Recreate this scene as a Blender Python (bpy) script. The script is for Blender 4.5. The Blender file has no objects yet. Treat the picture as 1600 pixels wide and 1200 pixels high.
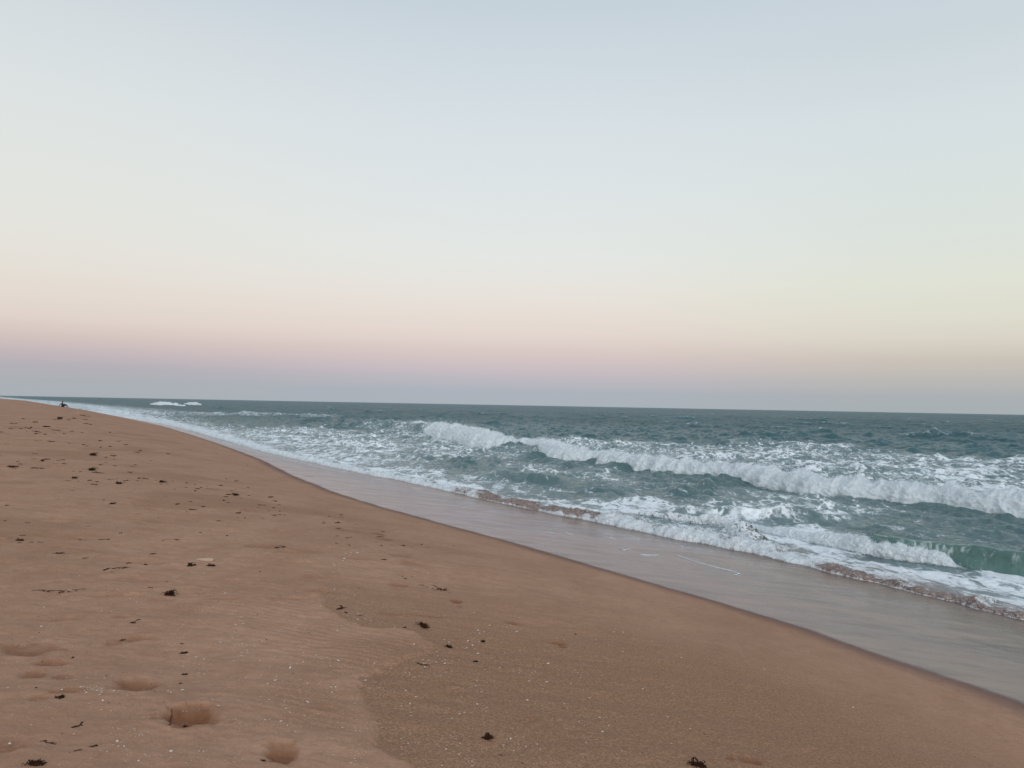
import bpy, math, random
import numpy as np
rng = np.random.default_rng(7)
random.seed(7)
SC = bpy.context.scene
COL = SC.collection

# ------------------------------------------------------------------ camera
EYE = 3.35
FPX = 1232.0                       # focal length in photo pixels (photo 1600 wide)
pitch = math.atan(33.0 / FPX)
roll = math.atan(30.0 / 1600.0)
Fv = np.array([0, math.cos(pitch), math.sin(pitch)])
R0 = np.array([1.0, 0, 0]); U0 = np.cross(R0, Fv)
Rv = R0 * math.cos(roll) + U0 * math.sin(roll)
Uv = U0 * math.cos(roll) - R0 * math.sin(roll)
from mathutils import Matrix, Vector
cam = bpy.data.cameras.new('camera'); cam_o = bpy.data.objects.new('camera', cam); COL.objects.link(cam_o)
cam.sensor_width = 36.0; cam.lens = 36.0 * FPX / 1600.0
cam.clip_start = 0.1; cam.clip_end = 100000
m = Matrix.Identity(4)
for i in range(3):
    m[i][0] = Rv[i]; m[i][1] = Uv[i]; m[i][2] = -Fv[i]
m[2][3] = EYE
cam_o.matrix_world = m
SC.camera = cam_o

# ------------------------------------------------------------------ world: dusk sky, anti-twilight arch
def lin(c):
    out = []
    for v in c:
        v = v / 255.0
        out.append(v / 12.92 if v <= 0.04045 else ((v + 0.055) / 1.055) ** 2.4)
    return out
w = bpy.data.worlds.new("World"); SC.world = w; w.use_nodes = True
nt = w.node_tree; nt.nodes.clear()
N = nt.nodes.new; L = nt.links.new
def wmath(op, a, b=None, c=None):
    n = N('ShaderNodeMath'); n.operation = op
    for i, v in enumerate((a, b, c)):
        if v is None: continue
        if isinstance(v, (int, float)): n.inputs[i].default_value = v
        else: L(v, n.inputs[i])
    return n.outputs[0]
tc = N('ShaderNodeTexCoord'); sx = N('ShaderNodeSeparateXYZ'); L(tc.outputs['Generated'], sx.inputs[0])
X_, Y_, Z_ = sx.outputs
el = wmath('ARCSINE', wmath('MINIMUM', wmath('MAXIMUM', Z_, -0.999), 0.999))
eln = wmath('DIVIDE', el, math.pi / 2)                      # 0..1 = horizon..zenith
eln = wmath('POWER', wmath('MAXIMUM', eln, 0.0), 0.5)       # more room for the stops near the horizon
az = wmath('ARCTAN2', X_, Y_)
def ramp(stops):
    r = N('ShaderNodeValToRGB'); L(eln, r.inputs[0]); cr = r.color_ramp; cr.interpolation = 'B_SPLINE' if False else 'EASE'
    cr.interpolation = 'LINEAR'
    while len(cr.elements) > 1: cr.elements.remove(cr.elements[-1])
    first = True
    for deg, c in stops:
        p = math.sqrt(deg / 90.0)
        e = cr.elements[0] if first else cr.elements.new(p)
        first = False
        k = 0.10 if deg <= 4 else (0.20 if deg < 21 else 0.12)
        c = [v + (q - v) * k for v, q in zip(c, (240, 242, 241))]
        e.position = p; e.color = lin(c) + [1]
    return r.outputs[0]
top = [(27, (193, 206, 216)), (40, (178, 194, 208)), (90, (150, 170, 196))]
centre = ramp([(0, (160, 170, 178)), (1, (165, 171, 181)), (2, (184, 178, 186)), (3, (203, 187, 190)), (3.9, (214, 196, 192)), (5.2, (224, 207, 199)),
               (6.6, (228, 216, 207)), (8.5, (229, 224, 216)), (10.7, (225, 228, 224)), (15, (218, 225, 227)), (19.4, (210, 220, 226)), (23.4, (203, 214, 222))] + top)
left = ramp([(0, (160, 168, 174)), (1.0, (163, 168, 174)), (2.0, (172, 168, 175)), (2.8, (190, 176, 180)), (3.8, (208, 190, 185)), (4.9, (219, 202, 192)),
             (6.6, (225, 213, 202)), (8.8, (226, 221, 212)), (12.5, (224, 225, 219)), (19, (215, 222, 223)), (23.4, (208, 216, 221))] + top)
right = ramp([(0, (157, 167, 171)), (1.0, (162, 168, 172)), (2.2, (181, 178, 174)), (3.4, (198, 189, 178)), (4.8, (211, 204, 188)), (6.2, (217, 215, 197)),
              (8.5, (219, 222, 207)), (11, (215, 222, 214)), (15, (211, 221, 220)), (19.4, (205, 216, 221)), (23.4, (198, 210, 217))] + top)
def wmix(f, a, b):
    n = N('ShaderNodeMix'); n.data_type = 'RGBA'
    L(f, n.inputs[0]); L(a, n.inputs[6]); L(b, n.inputs[7]); return n.outputs[2]
def wrange(v, a, b):
    n = N('ShaderNodeMapRange'); n.interpolation_type = 'SMOOTHSTEP'; L(v, n.inputs[0])
    n.inputs[1].default_value = a; n.inputs[2].default_value = b; return n.outputs[0]
fl = wrange(az, math.radians(-2), math.radians(-32))
fr = wrange(az, math.radians(2), math.radians(30))
front = wmix(fr, wmix(fl, centre, left), right)
back = ramp([(0, (255, 232, 212)), (4, (255, 240, 226)), (10, (250, 248, 246)), (20, (242, 247, 252)), (40, (214, 224, 236)), (90, (150, 170, 196))])
fb = wrange(Y_, 0.15, -0.8)
skyc = wmix(fb, front, back)
bg = N('ShaderNodeBackground'); L(skyc, bg.inputs[0])
bg.inputs[1].default_value = 1.0
wo = N('ShaderNodeOutputWorld'); L(bg.outputs[0], wo.inputs[0])

# the sun has just set behind the camera: a weak, very soft afterglow
sun = bpy.data.lights.new('sun', 'SUN'); sun_o = bpy.data.objects.new('sun', sun); COL.objects.link(sun_o)
sun.energy = 1.25; sun.angle = math.radians(40); sun.color = (1.0, 0.98, 0.96)
sd = Vector((-0.15, 1.0, -0.30)).normalized()
sun_o.rotation_euler = sd.to_track_quat('-Z', 'Y').to_euler()
SC.cycles.transparent_max_bounces = 48
vs = SC.view_settings
SC.display_settings.display_device = 'sRGB'
vs.view_transform = 'Standard'; vs.look = 'None'; vs.gamma = 1; vs.use_curve_mapping = False; vs.exposure = 0

# ------------------------------------------------------------------ numpy helpers
def smooth(a, b, x):
    t = np.clip((x - a) / (b - a), 0, 1); return t * t * (3 - 2 * t)
def ray(px, py):
    return Fv * FPX + Rv * (px - 800.0) - Uv * (py - 600.0)
def W(px, py, z=0.0):                       # where a sight line meets the height z
    d = ray(px, py); k = (z - EYE) / d[2]
    return np.array([d[0] * k, d[1] * k])
_P = rng.permutation(512).astype(np.int64); _P = np.concatenate([_P, _P, _P])
_G3 = rng.normal(size=(512, 3)); _G3 /= np.linalg.norm(_G3, axis=1)[:, None]; _G3 = _G3.astype(np.float32)
def noise3(x, y, z):
    xi = np.floor(x).astype(np.int64); yi = np.floor(y).astype(np.int64); zi = np.floor(z).astype(np.int64)
    fx = (x - xi).astype(np.float32); fy = (y - yi).astype(np.float32); fz = (z - zi).astype(np.float32)
    ux = fx * fx * fx * (fx * (fx * 6 - 15) + 10); uy = fy * fy * fy * (fy * (fy * 6 - 15) + 10); uz = fz * fz * fz * (fz * (fz * 6 - 15) + 10)
    xi &= 511; yi &= 511; zi &= 511
    def g(i, j, k):
        h = _P[_P[_P[(xi + i) & 511] + ((yi + j) & 511)] + ((zi + k) & 511)]
        gr = _G3[h & 511]
        return gr[..., 0] * (fx - i) + gr[..., 1] * (fy - j) + gr[..., 2] * (fz - k)
    def lp(a, b, t): return a + (b - a) * t
    a = lp(lp(g(0, 0, 0), g(1, 0, 0), ux), lp(g(0, 1, 0), g(1, 1, 0), ux), uy)
    b = lp(lp(g(0, 0, 1), g(1, 0, 1), ux), lp(g(0, 1, 1), g(1, 1, 1), ux), uy)
    return lp(a, b, uz) * 1.6
_G2 = rng.uniform(0, 2 * np.pi, 512); _G2 = np.stack([np.cos(_G2), np.sin(_G2)], 1).astype(np.float32)
def noise2(x, y, seed=0):
    x = x + seed * 17.31; y = y + seed * 5.77
    xi = np.floor(x).astype(np.int64); yi = np.floor(y).astype(np.int64)
    fx = (x - xi).astype(np.float32); fy = (y - yi).astype(np.float32)
    ux = fx * fx * fx * (fx * (fx * 6 - 15) + 10); uy = fy * fy * fy * (fy * (fy * 6 - 15) + 10)
    def g(i, j):
        h = _P[_P[(xi + i) & 511] + ((yi + j) & 511)]
        gr = _G2[h & 511]
        return gr[..., 0] * (fx - i) + gr[..., 1] * (fy - j)
    a = g(0, 0) + (g(1, 0) - g(0, 0)) * ux; b = g(0, 1) + (g(1, 1) - g(0, 1)) * ux
    return (a + (b - a) * uy) * 1.5
def fbm2(x, y, octs=4, seed=0, gain=0.5):
    s = 0; a = 1.0; f = 1.0
    for o in range(octs):
        s = s + a * noise2(x * f, y * f, seed + o * 3); a *= gain; f *= 2.03
    return s
def curve(pts, z):
    """along-shore line traced at height z -> smooth X(Y) (linear beyond its ends)"""
    P = np.array([W(px, py, z if np.isscalar(z) else zz) for (px, py), zz in zip(pts, z if not np.isscalar(z) else [0] * len(pts))])
    P = P[np.argsort(P[:, 1])]
    ly = np.log(P[:, 1]); g = np.linspace(ly[0], ly[-1], 600)
    v = np.interp(g, ly, P[:, 0] + 0.6 * P[:, 1])
    k = np.exp(-np.linspace(-2, 2, 31) ** 2); k /= k.sum()
    v = np.convolve(np.pad(v, 15, mode='reflect', reflect_type='odd'), k, 'valid')
    yy = np.exp(g); y0, y1 = yy[0], yy[-1]
    s1 = (v[-1] - v[-40]) / (yy[-1] - yy[-40])
    s0 = 0.0
    def f(Y):
        r = np.interp(Y, yy, v)
        r = r + np.where(Y > y1, s1 * (Y - y1), 0) + np.where(Y < y0, s0 * (Y - y0), 0)
        return r - 0.6 * Y
    f.range = (y0, y1); f.pts = P
    return f
CS = math.cos(math.radians(31))
D_SH = np.array([-math.sin(math.radians(31)), math.cos(math.radians(31))])   # along the shore, away
N_SH = np.array([CS, math.sin(math.radians(31))])                            # seaward

# ------------------------------------------------------------------ traced shore lines
Z_EDGE = 0.72
edge = curve([(1900, 1240), (1600, 1105), (1400, 1035), (1200, 966), (1050, 922), (900, 878), (740, 832), (600, 795), (520, 770), (450, 742), (400, 716), (330, 690), (250, 665), (190, 652), (130, 640), (60, 629), (0, 623.2)], Z_EDGE)
frontc = curve([(1900, 1048), (1750, 1004), (1600, 965), (1500, 942), (1400, 918), (1300, 893), (1220, 872), (1150, 857), (1080, 846), (1000, 829), (900, 808), (800, 789), (700, 766), (620, 749), (540, 734), (460, 716), (400, 702), (340, 685), (300, 673), (250, 662), (200, 654), (150, 644.5), (100, 634.5), (40, 625.5), (0, 621.5)], 0.10)
def land_profile(s):
    a = np.interp(s, [-400, -60, -30, -12, -7.5, -5, -2, 0], [3.0, 2.0, 1.85, 1.76, 1.70, 1.50, 1.06, 0.72])
    return a
_st = np.linspace(-400, 20, 42001); _zt = np.interp(_st, [-400, -60, -30, -12, -8.0, -5, -2, 0, 4, 8, 20], [2.3, 1.9, 1.82, 1.76, 1.69, 1.47, 1.05, 0.72, 0.36, 0.0, -1.2])
_k = np.hanning(301); _k /= _k.sum(); _zt = np.convolve(np.pad(_zt, 150, mode='edge'), _k, 'valid')
def sq(X, Y):
    s = (X - edge(Y)) * CS
    t = (X - frontc(Y)) * CS
    return s, t
def base_z(X, Y):
    s, t = sq(X, Y)
    zl = np.interp(s, _st, _zt)
    q = np.clip(s / np.maximum(s - t, 0.5), 0, 1)
    zw = 0.72 * (1 - q) + 0.075 * q
    zs = 0.075 - 0.09 * np.maximum(t, 0)
    z = np.where(s < 0, zl, np.where(t < 0, zw, zs))
    # soften the crease at the edge of the wet slope
    return z
def WT(px, py):                              # where a sight line meets the sand
    d = ray(px, py); z = 1.6
    lo, hi = 1.0, 3000.0
    u = d / d[1]
    Y = np.concatenate([np.linspace(1, 60, 6000), np.exp(np.linspace(np.log(60), np.log(1200), 6000))])
    zr = EYE + u[2] * Y; zg = base_z(u[0] * Y, Y)
    i = np.argmax(zr < zg)
    if i == 0: i = len(Y) - 1
    y = Y[i]; return np.array([u[0] * y, y, float(base_z(np.array([u[0] * y]), np.array([y]))[0])])

# ------------------------------------------------------------------ mesh helpers
def new_mesh(name, V, Fc, attrs=None, smooth_=True):
    me = bpy.data.meshes.new(name)
    V = np.asarray(V, np.float32); Fc = np.asarray(Fc, np.int32)
    k = Fc.shape[1]
    me.vertices.add(len(V)); me.vertices.foreach_set('co', V.ravel())
    me.loops.add(Fc.size); me.loops.foreach_set('vertex_index', Fc.ravel())
    me.polygons.add(len(Fc)); me.polygons.foreach_set('loop_start', np.arange(len(Fc), dtype=np.int32) * k)
    me.polygons.foreach_set('loop_total', np.full(len(Fc), k, np.int32))
    if smooth_: me.polygons.foreach_set('use_smooth', np.ones(len(Fc), bool))
    me.update(calc_edges=True)
    for an, av in (attrs or {}).items():
        a = me.attributes.new(an, 'FLOAT', 'POINT'); a.data.foreach_set('value', np.asarray(av, np.float32).ravel())
    return me
def link(name, me, mat=None, parent=None):
    o = bpy.data.objects.new(name, me); COL.objects.link(o)
    if mat is not None and me is not None and not me.materials: me.materials.append(mat)
    if parent is not None: o.parent = parent
    return o
def tag(o, label=None, cat=None, group=None, kind=None):
    if label: o['label'] = label
    if cat: o['category'] = cat
    if group: o['group'] = group
    if kind: o['kind'] = kind
    return o
def grid_faces(nr, nc, keep=None):
    i = np.arange(nr - 1)[:, None] * nc + np.arange(nc - 1)[None, :]
    F = np.stack([i, i + 1, i + nc + 1, i + nc], -1).reshape(-1, 4)
    if keep is not None:
        kf = keep.ravel()
        F = F[kf[F].any(1)]
    return F
def compact(V, F, attrs):
    used = np.zeros(len(V), bool); used[F.ravel()] = True
    idx = np.cumsum(used) - 1
    return V[used], idx[F], {k: np.asarray(v).ravel()[used] for k, v in attrs.items()}

# ------------------------------------------------------------------ material helpers
class MT:
    def __init__(s, name):
        s.m = bpy.data.materials.new(name); s.m.use_nodes = True; s.t = s.m.node_tree; s.t.nodes.clear()
        s.out = s.t.nodes.new('ShaderNodeOutputMaterial')
    def n(s, typ, **kw):
        x = s.t.nodes.new(typ)
        for k, v in kw.items(): setattr(x, k, v)
        return x
    def put(s, sock, v):
        if isinstance(v, bpy.types.NodeSocket): s.t.links.new(v, sock)
        elif isinstance(v, (tuple, list)) and len(v) == 3 and sock.type == 'RGBA': sock.default_value = (*v, 1)
        else: sock.default_value = v
    def math(s, op, a, b=None, c=None, clamp=False):
        x = s.n('ShaderNodeMath', operation=op, use_clamp=clamp)
        for i, v in enumerate((a, b, c)):
            if v is not None: s.put(x.inputs[i], v)
        return x.outputs[0]
    def attr(s, name):
        return s.n('ShaderNodeAttribute', attribute_name=name).outputs['Fac']
    def pos(s, scale=(1, 1, 1), rot=0.0):
        g = s.n('ShaderNodeTexCoord')
        mp = s.n('ShaderNodeMapping'); s.put(mp.inputs[0], g.outputs['Object'])
        mp.inputs['Rotation'].default_value = (0, 0, rot); mp.inputs['Scale'].default_value = scale
        return mp.outputs[0]
    def noise(s, vec, scale, detail=4, rough=0.5, dist=0.0, lac=2.0):
        x = s.n('ShaderNodeTexNoise'); s.put(x.inputs['Vector'], vec)
        x.inputs['Scale'].default_value = scale; x.inputs['Detail'].default_value = detail
        x.inputs['Roughness'].default_value = rough; x.inputs['Distortion'].default_value = dist
        return x.outputs['Fac']
    def rng(s, v, a, b, c=0.0, d=1.0, st='SMOOTHSTEP'):
        x = s.n('ShaderNodeMapRange', interpolation_type=st)
        for i, q in enumerate((v, a, b, c, d)): s.put(x.inputs[i], q)
        return x.outputs[0]
    def mix(s, f, a, b):
        x = s.n('ShaderNodeMix', data_type='RGBA'); s.put(x.inputs[0], f); s.put(x.inputs[6], a); s.put(x.inputs[7], b); return x.outputs[2]
    def fmix(s, f, a, b):
        x = s.n('ShaderNodeMix', data_type='FLOAT'); s.put(x.inputs[0], f); s.put(x.inputs[2], a); s.put(x.inputs[3], b); return x.outputs[0]
    def bump(s, h, dist, strength=1.0, normal=None):
        x = s.n('ShaderNodeBump'); s.put(x.inputs['Height'], h); s.put(x.inputs['Distance'], dist); s.put(x.inputs['Strength'], strength)
        if normal is not None: s.put(x.inputs['Normal'], normal)
        return x.outputs[0]
    def bsdf(s, color, rough, normal=None, **kw):
        x = s.n('ShaderNodeBsdfPrincipled'); s.put(x.inputs['Base Color'], color); s.put(x.inputs['Roughness'], rough)
        if normal is not None: s.put(x.inputs['Normal'], normal)
        for k, v in kw.items(): s.put(x.inputs[k], v)
        return x.outputs[0]
    def mixs(s, f, a, b):
        x = s.n('ShaderNodeMixShader'); s.put(x.inputs[0], f); s.put(x.inputs[1], a); s.put(x.inputs[2], b); return x.outputs[0]
    def done(s, sh):
        s.t.links.new(sh, s.out.inputs[0]); return s.m

# ------------------------------------------------------------------ materials
def sand_material():
    M = MT('beach_sand')
    p = M.pos(); ps = M.pos((1.0, 0.28, 1.0), math.radians(-31))
    wet = M.attr('wet'); coarse = M.attr('coarse'); dug = M.attr('dug'); film = M.attr('film')
    n1 = M.noise(p, 0.9, 5, 0.6); n2 = M.noise(p, 5.0, 5, 0.6); n3 = M.noise(p, 60, 4, 0.7); n4 = M.noise(p, 260, 2, 0.6)
    dry = M.mix(M.rng(n1, 0.3, 0.7), (0.372, 0.214, 0.141), (0.438, 0.262, 0.175))
    dry = M.mix(M.rng(n2, 0.35, 0.75, 0, 0.35), dry, (0.310, 0.174, 0.108))
    co = M.mix(M.rng(n3, 0.35, 0.65), (0.268, 0.149, 0.090), (0.345, 0.202, 0.127))
    dry = M.mix(M.rng(M.noise(p, 13, 4, 0.65), 0.4, 0.7, 0, 0.4), dry, (0.295, 0.168, 0.106))
    dry = M.mix(M.rng(M.noise(ps, 2.2, 5, 0.65), 0.45, 0.75, 0, 0.4), dry, (0.45, 0.272, 0.187))
    c = M.mix(coarse, dry, co)
    sp = M.math('SUBTRACT', n4, 0.5); sp = M.math('ADD', sp, M.math('MULTIPLY', M.math('SUBTRACT', n3, 0.5), 0.8))
    gain = M.math('ADD', 1.0, M.math('MULTIPLY', sp, M.fmix(coarse, 0.62, 0.95)))
    v = M.n('ShaderNodeVectorMath', operation='SCALE'); M.put(v.inputs[0], c); M.put(v.inputs['Scale'], gain); c = v.outputs[0]
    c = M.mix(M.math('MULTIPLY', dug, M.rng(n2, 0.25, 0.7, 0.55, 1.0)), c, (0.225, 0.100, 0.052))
    wc = M.mix(M.rng(M.noise(ps, 0.7, 4, 0.6), 0.35, 0.7), (0.098, 0.066, 0.068), (0.120, 0.082, 0.082))
    c = M.mix(M.math('MULTIPLY', wet, M.fmix(film, 0.62, 1.0)), c, wc)
    # the thin backwash film: glossy, with faint streaks running down the slope
    st = M.noise(M.pos((0.5, 1.6, 1.0), math.radians(-52)), 1.6, 5, 0.6, 0.6)
    brown = M.attr('brown')
    c = M.mix(M.math('MULTIPLY', brown, M.rng(st, 0.3, 0.7, 0.5, 1.0)), c, (0.135, 0.078, 0.058))
    rough = M.fmix(film, 0.85, M.fmix(M.rng(st, 0.3, 0.7), 0.08, 0.25))
    rough = M.math('ADD', rough, M.math('MULTIPLY', M.math('MULTIPLY', brown, film), 0.12))
    b1 = M.bump(n3, 0.004, M.fmix(film, M.fmix(coarse, 0.35, 1.0), 0.0))
    b2 = M.bump(M.noise(p, 22, 4, 0.65), 0.020, M.fmix(film, 0.45, 0.0), b1)
    b3 = M.bump(st, 0.006, M.math('MULTIPLY', film, M.fmix(brown, 0.12, 1.0)), b2)
    b4 = M.bump(M.noise(M.pos((1, 0.5, 1), math.radians(-31)), 14, 4, 0.6, 0.5), 0.012, M.math('MULTIPLY', film, M.fmix(brown, 0.0, 0.9)), b3)
    sh = M.bsdf(c, rough, b4, **{'IOR': 1.33, 'Specular IOR Level': M.fmix(film, 0.06, 0.36)})
    return M.done(sh)

def foam_color(M, vec_p, mud=None):
    nf = M.noise(vec_p, 6, 5, 0.65)
    c = M.mix(M.rng(nf, 0.3, 0.7), (0.78, 0.85, 0.885), (0.91, 0.95, 0.97))
    if mud is not None:
        nm = M.noise(vec_p, 13, 6, 0.75, 0.9)
        f = M.rng(M.math('ADD', nm, M.math('MULTIPLY', M.math('SUBTRACT', mud, 0.5), 0.42)), 0.43, 0.57)
        brownc = M.mix(M.rng(M.noise(vec_p, 16, 3, 0.6), 0.35, 0.65), (0.075, 0.034, 0.024), (0.22, 0.12, 0.088))
        rd = M.math('ABSOLUTE', M.math('SUBTRACT', M.noise(vec_p, 8, 4, 0.6, 1.8), 0.5))
        c = M.mix(M.math('MULTIPLY', f, M.rng(rd, 0.006, 0.024)), c, brownc)
        pk = M.math('MULTIPLY', mud, 0.8, clamp=True)
        c = M.mix(pk, c, M.mix(0.45, c, (0.62, 0.50, 0.45)))
    return c
def sea_material():
    M = MT('sea_water')
    foam = M.attr('foam'); rgh = M.attr('rough'); turb = M.attr('turbid'); mud = M.attr('mud'); far = M.attr('far')
    p = M.pos(); pr = M.pos((0.75, 0.38, 1.0), math.radians(-31 + 0))
    pr2 = M.pos((1.0, 0.55, 1.0), math.radians(-10))
    deep = M.mix(M.rng(M.noise(M.pos((1, 0.3, 1), math.radians(60)), 0.035, 4, 0.6), 0.35, 0.7), (0.036, 0.096, 0.110), (0.060, 0.138, 0.152))
    body = M.mix(turb, deep, (0.066, 0.132, 0.136))
    body = M.mix(mud, body, (0.20, 0.135, 0.115))
    # foam lace
    wv = M.noise(p, 0.9, 3, 0.5)
    na = M.noise(pr, 1.5, 7, 0.62, 1.2)
    nb = M.noise(pr2, 4.5, 6, 0.62, 0.9)
    vo = M.n('ShaderNodeTexVoronoi', feature='DISTANCE_TO_EDGE')
    wn = M.n('ShaderNodeTexNoise'); M.put(wn.inputs['Vector'], pr); wn.inputs['Scale'].default_value = 2.2; wn.inputs['Detail'].default_value = 5
    va = M.n('ShaderNodeVectorMath', operation='MULTIPLY_ADD'); M.put(va.inputs[0], wn.outputs['Color']); va.inputs[1].default_value = (1.3, 1.3, 1.3); M.put(va.inputs[2], pr)
    M.put(vo.inputs['Vector'], va.outputs[0]); vo.inputs['Scale'].default_value = 1.9
    lace = M.rng(vo.outputs['Distance'], 0.0, 0.16, 1.0, 0.0)
    pat = M.math('ADD', M.math('MULTIPLY', na, 0.70), M.math('MULTIPLY', nb, 0.30))
    pat = M.rng(pat, 0.32, 0.68, 0, 1, 'LINEAR')
    pat = M.math('ADD', M.math('MULTIPLY', pat, 0.80), M.math('MULTIPLY', lace, 0.20))
    thr = M.math('SUBTRACT', 1.0, foam)
    f = M.rng(pat, M.math('SUBTRACT', thr, 0.14), M.math('ADD', thr, 0.23))
    f = M.math('MULTIPLY', f, M.rng(foam, 0.02, 0.12))
    veil = M.math('MULTIPLY', M.rng(foam, 0.1, 0.9), M.rng(pat, 0.1, 0.8, 0.16, 0.55))
    f = M.math('MAXIMUM', f, veil)
    fc = foam_color(M, p, M.math('MULTIPLY', mud, 0.55))
    # ripples
    h1 = M.noise(M.pos((1, 0.6, 1), math.radians(-31)), 2.6, 6, 0.66, 0.3)
    h2 = M.noise(M.pos((1, 0.7, 1), math.radians(-20)), 0.55, 4, 0.6)
    h3 = M.noise(M.pos((1, 0.5, 1), math.radians(-40)), 0.12, 4, 0.6)
    b = M.bump(h1, 0.14, M.fmix(far, 0.95, 1.0))
    b = M.bump(h2, 0.75, far, b)
    b = M.bump(h3, 3.0, M.math('MULTIPLY', far, 0.8), b)
    fr_ = M.n('ShaderNodeFresnel'); fr_.inputs['IOR'].default_value = 1.33; M.put(fr_.inputs['Normal'], b)
    gl = M.n('ShaderNodeBsdfGlossy'); M.put(gl.inputs['Roughness'], rgh); M.put(gl.inputs['Normal'], b); M.put(gl.inputs['Color'], (1, 1, 1))
    df = M.n('ShaderNodeBsdfDiffuse'); M.put(df.inputs['Color'], body); M.put(df.inputs['Normal'], b)
    # unresolved wavelets turn most of the far surface towards the viewer: its mean reflectance stays low
    water = M.mixs(M.math('MULTIPLY', fr_.outputs[0], M.fmix(far, 0.62, 0.30)), df.outputs[0], gl.outputs[0])
    fb = M.bump(f, 0.03, 0.8, M.bump(nb, 0.05, 0.8, b))
    foams = M.bsdf(fc, 0.9, fb, **{'Specular IOR Level': 0.1})
    return M.done(M.mixs(f, water, foams))
def roll_material(nm='churned_foam', w0=(0.075, 0.13, 0.125), mist=False):
    M = MT(nm); p = M.pos(); mud = M.attr('mud')
    c = foam_color(M, p, mud)
    gaps = M.attr('gap')
    ng = M.noise(M.pos((1, 0.6, 1), math.radians(-31)), 7, 5, 0.7, 0.8)
    f = M.rng(M.math('ADD', ng, M.math('MULTIPLY', gaps, 0.42)), 0.62, 0.76)
    wc = M.mix(mud, w0, (0.14, 0.085, 0.065))
    b = M.bump(M.noise(p, 16, 5, 0.7), 0.03, 0.35)
    foam = M.bsdf(c, 0.95, b, **{'Specular IOR Level': 0.05})
    tr = M.n('ShaderNodeBsdfTranslucent'); M.put(tr.inputs['Color'], c)
    foam = M.mixs(0.25, foam, tr.outputs[0])
    water = M.bsdf(wc, 0.12, b, **{'IOR': 1.33})
    sh = M.mixs(f, foam, water)
    if mist:                                  # torn fringe of droplets: mostly air
        th = M.attr('thick'); fine = M.noise(p, 45, 3, 0.7)
        a = M.rng(M.math('ADD', fine, M.math('MULTIPLY', M.math('SUBTRACT', th, 0.5), 0.5)), 0.44, 0.60)
        t_ = M.n('ShaderNodeBsdfTransparent')
        sh = M.mixs(M.math('MULTIPLY', a, 0.8), t_.outputs[0], foam)
    return M.done(sh)
def face_material():
    M = MT('wave_face_water'); p = M.pos()
    c = M.mix(M.rng(M.noise(p, 1.2, 4, 0.6), 0.3, 0.7), (0.075, 0.150, 0.138), (0.125, 0.220, 0.200))
    vein = M.noise(M.pos((1.6, 1.6, 0.7)), 3.2, 7, 0.72, 1.5)
    fa = M.attr('foam')
    f = M.rng(M.math('ADD', vein, M.math('MULTIPLY', fa, 0.55)), 0.60, 0.90, 0, 0.9)
    b = M.bump(M.noise(M.pos((1, 1, 0.5)), 5, 4, 0.6), 0.05, 0.7)
    wtr = M.bsdf(c, 0.14, b, **{'IOR': 1.33})
    fo = M.bsdf((0.78, 0.83, 0.84), 0.9, b)
    return M.done(M.mixs(f, wtr, fo))
def simple(name, c1, c2, scale, rough=0.8, bump=0.0, bd=0.01, spec=0.3):
    M = MT(name); p = M.pos(); n = M.noise(p, scale, 4, 0.6)
    b = M.bump(n, bd, bump) if bump else None
    return M.done(M.bsdf(M.mix(n, c1, c2), rough, b, **{'Specular IOR Level': spec}))
MAT_SAND = sand_material(); MAT_SEA = sea_material(); MAT_ROLL = roll_material(); MAT_WASH = roll_material('sandy_wash_foam', (0.105, 0.118, 0.112)); MAT_MIST = roll_material('foam_mist', mist=True); MAT_FACE = face_material()
MAT_KELP = simple('dried_dark_kelp', (0.019, 0.009, 0.006), (0.056, 0.026, 0.015), 40, 0.9, 0.6, 0.004, 0.05)
MAT_BROWN = simple('brown_weed', (0.045, 0.018, 0.011), (0.10, 0.042, 0.024), 40, 0.9, 0.6, 0.004, 0.05)
MAT_SHELL = simple('bleached_shell', (0.50, 0.42, 0.36), (0.72, 0.63, 0.55), 80, 0.6, 0.3, 0.001)
MAT_WOOD = simple('pale_driftwood', (0.40, 0.27, 0.19), (0.52, 0.37, 0.27), 30, 0.8, 0.6, 0.004)
MAT_TWIG = simple('red_brown_twig', (0.07, 0.02, 0.012), (0.10, 0.035, 0.02), 60, 0.7, 0.4, 0.001)

# ------------------------------------------------------------------ sand
def sdf_poly(X, Y, P):
    """signed distance (inside negative) to polygon P in metres"""
    d = np.full(X.shape, 1e9); inside = np.zeros(X.shape, bool)
    n = len(P)
    for i in range(n):
        a = P[i]; b = P[(i + 1) % n]; e = b - a
        wx = X - a[0]; wy = Y - a[1]
        h = np.clip((wx * e[0] + wy * e[1]) / (e @ e + 1e-12), 0, 1)
        d = np.minimum(d, (wx - e[0] * h) ** 2 + (wy - e[1] * h) ** 2)
        c = ((a[1] <= Y) & (b[1] > Y)) | ((b[1] <= Y) & (a[1] > Y))
        xc = a[0] + (Y - a[1]) / (b[1] - a[1] + 1e-12) * e[0]
        inside ^= c & (X < xc)
    d = np.sqrt(d); return np.where(inside, -d, d)
layer_px = [(470, 862), (505, 885), (512, 915), (508, 945), (520, 960), (560, 977), (590, 982), (650, 987), (682, 1000), (675, 1015), (632, 1027), (607, 1048), (557, 1060), (552, 1075),
            (575, 1100), (590, 1117), (585, 1132), (592, 1162), (612, 1178), (640, 1190), (690, 1260), (400, 1500), (-900, 1500), (-900, 870), (200, 850)]
layer_P = np.array([WT(*p)[:2] for p in layer_px])
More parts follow.
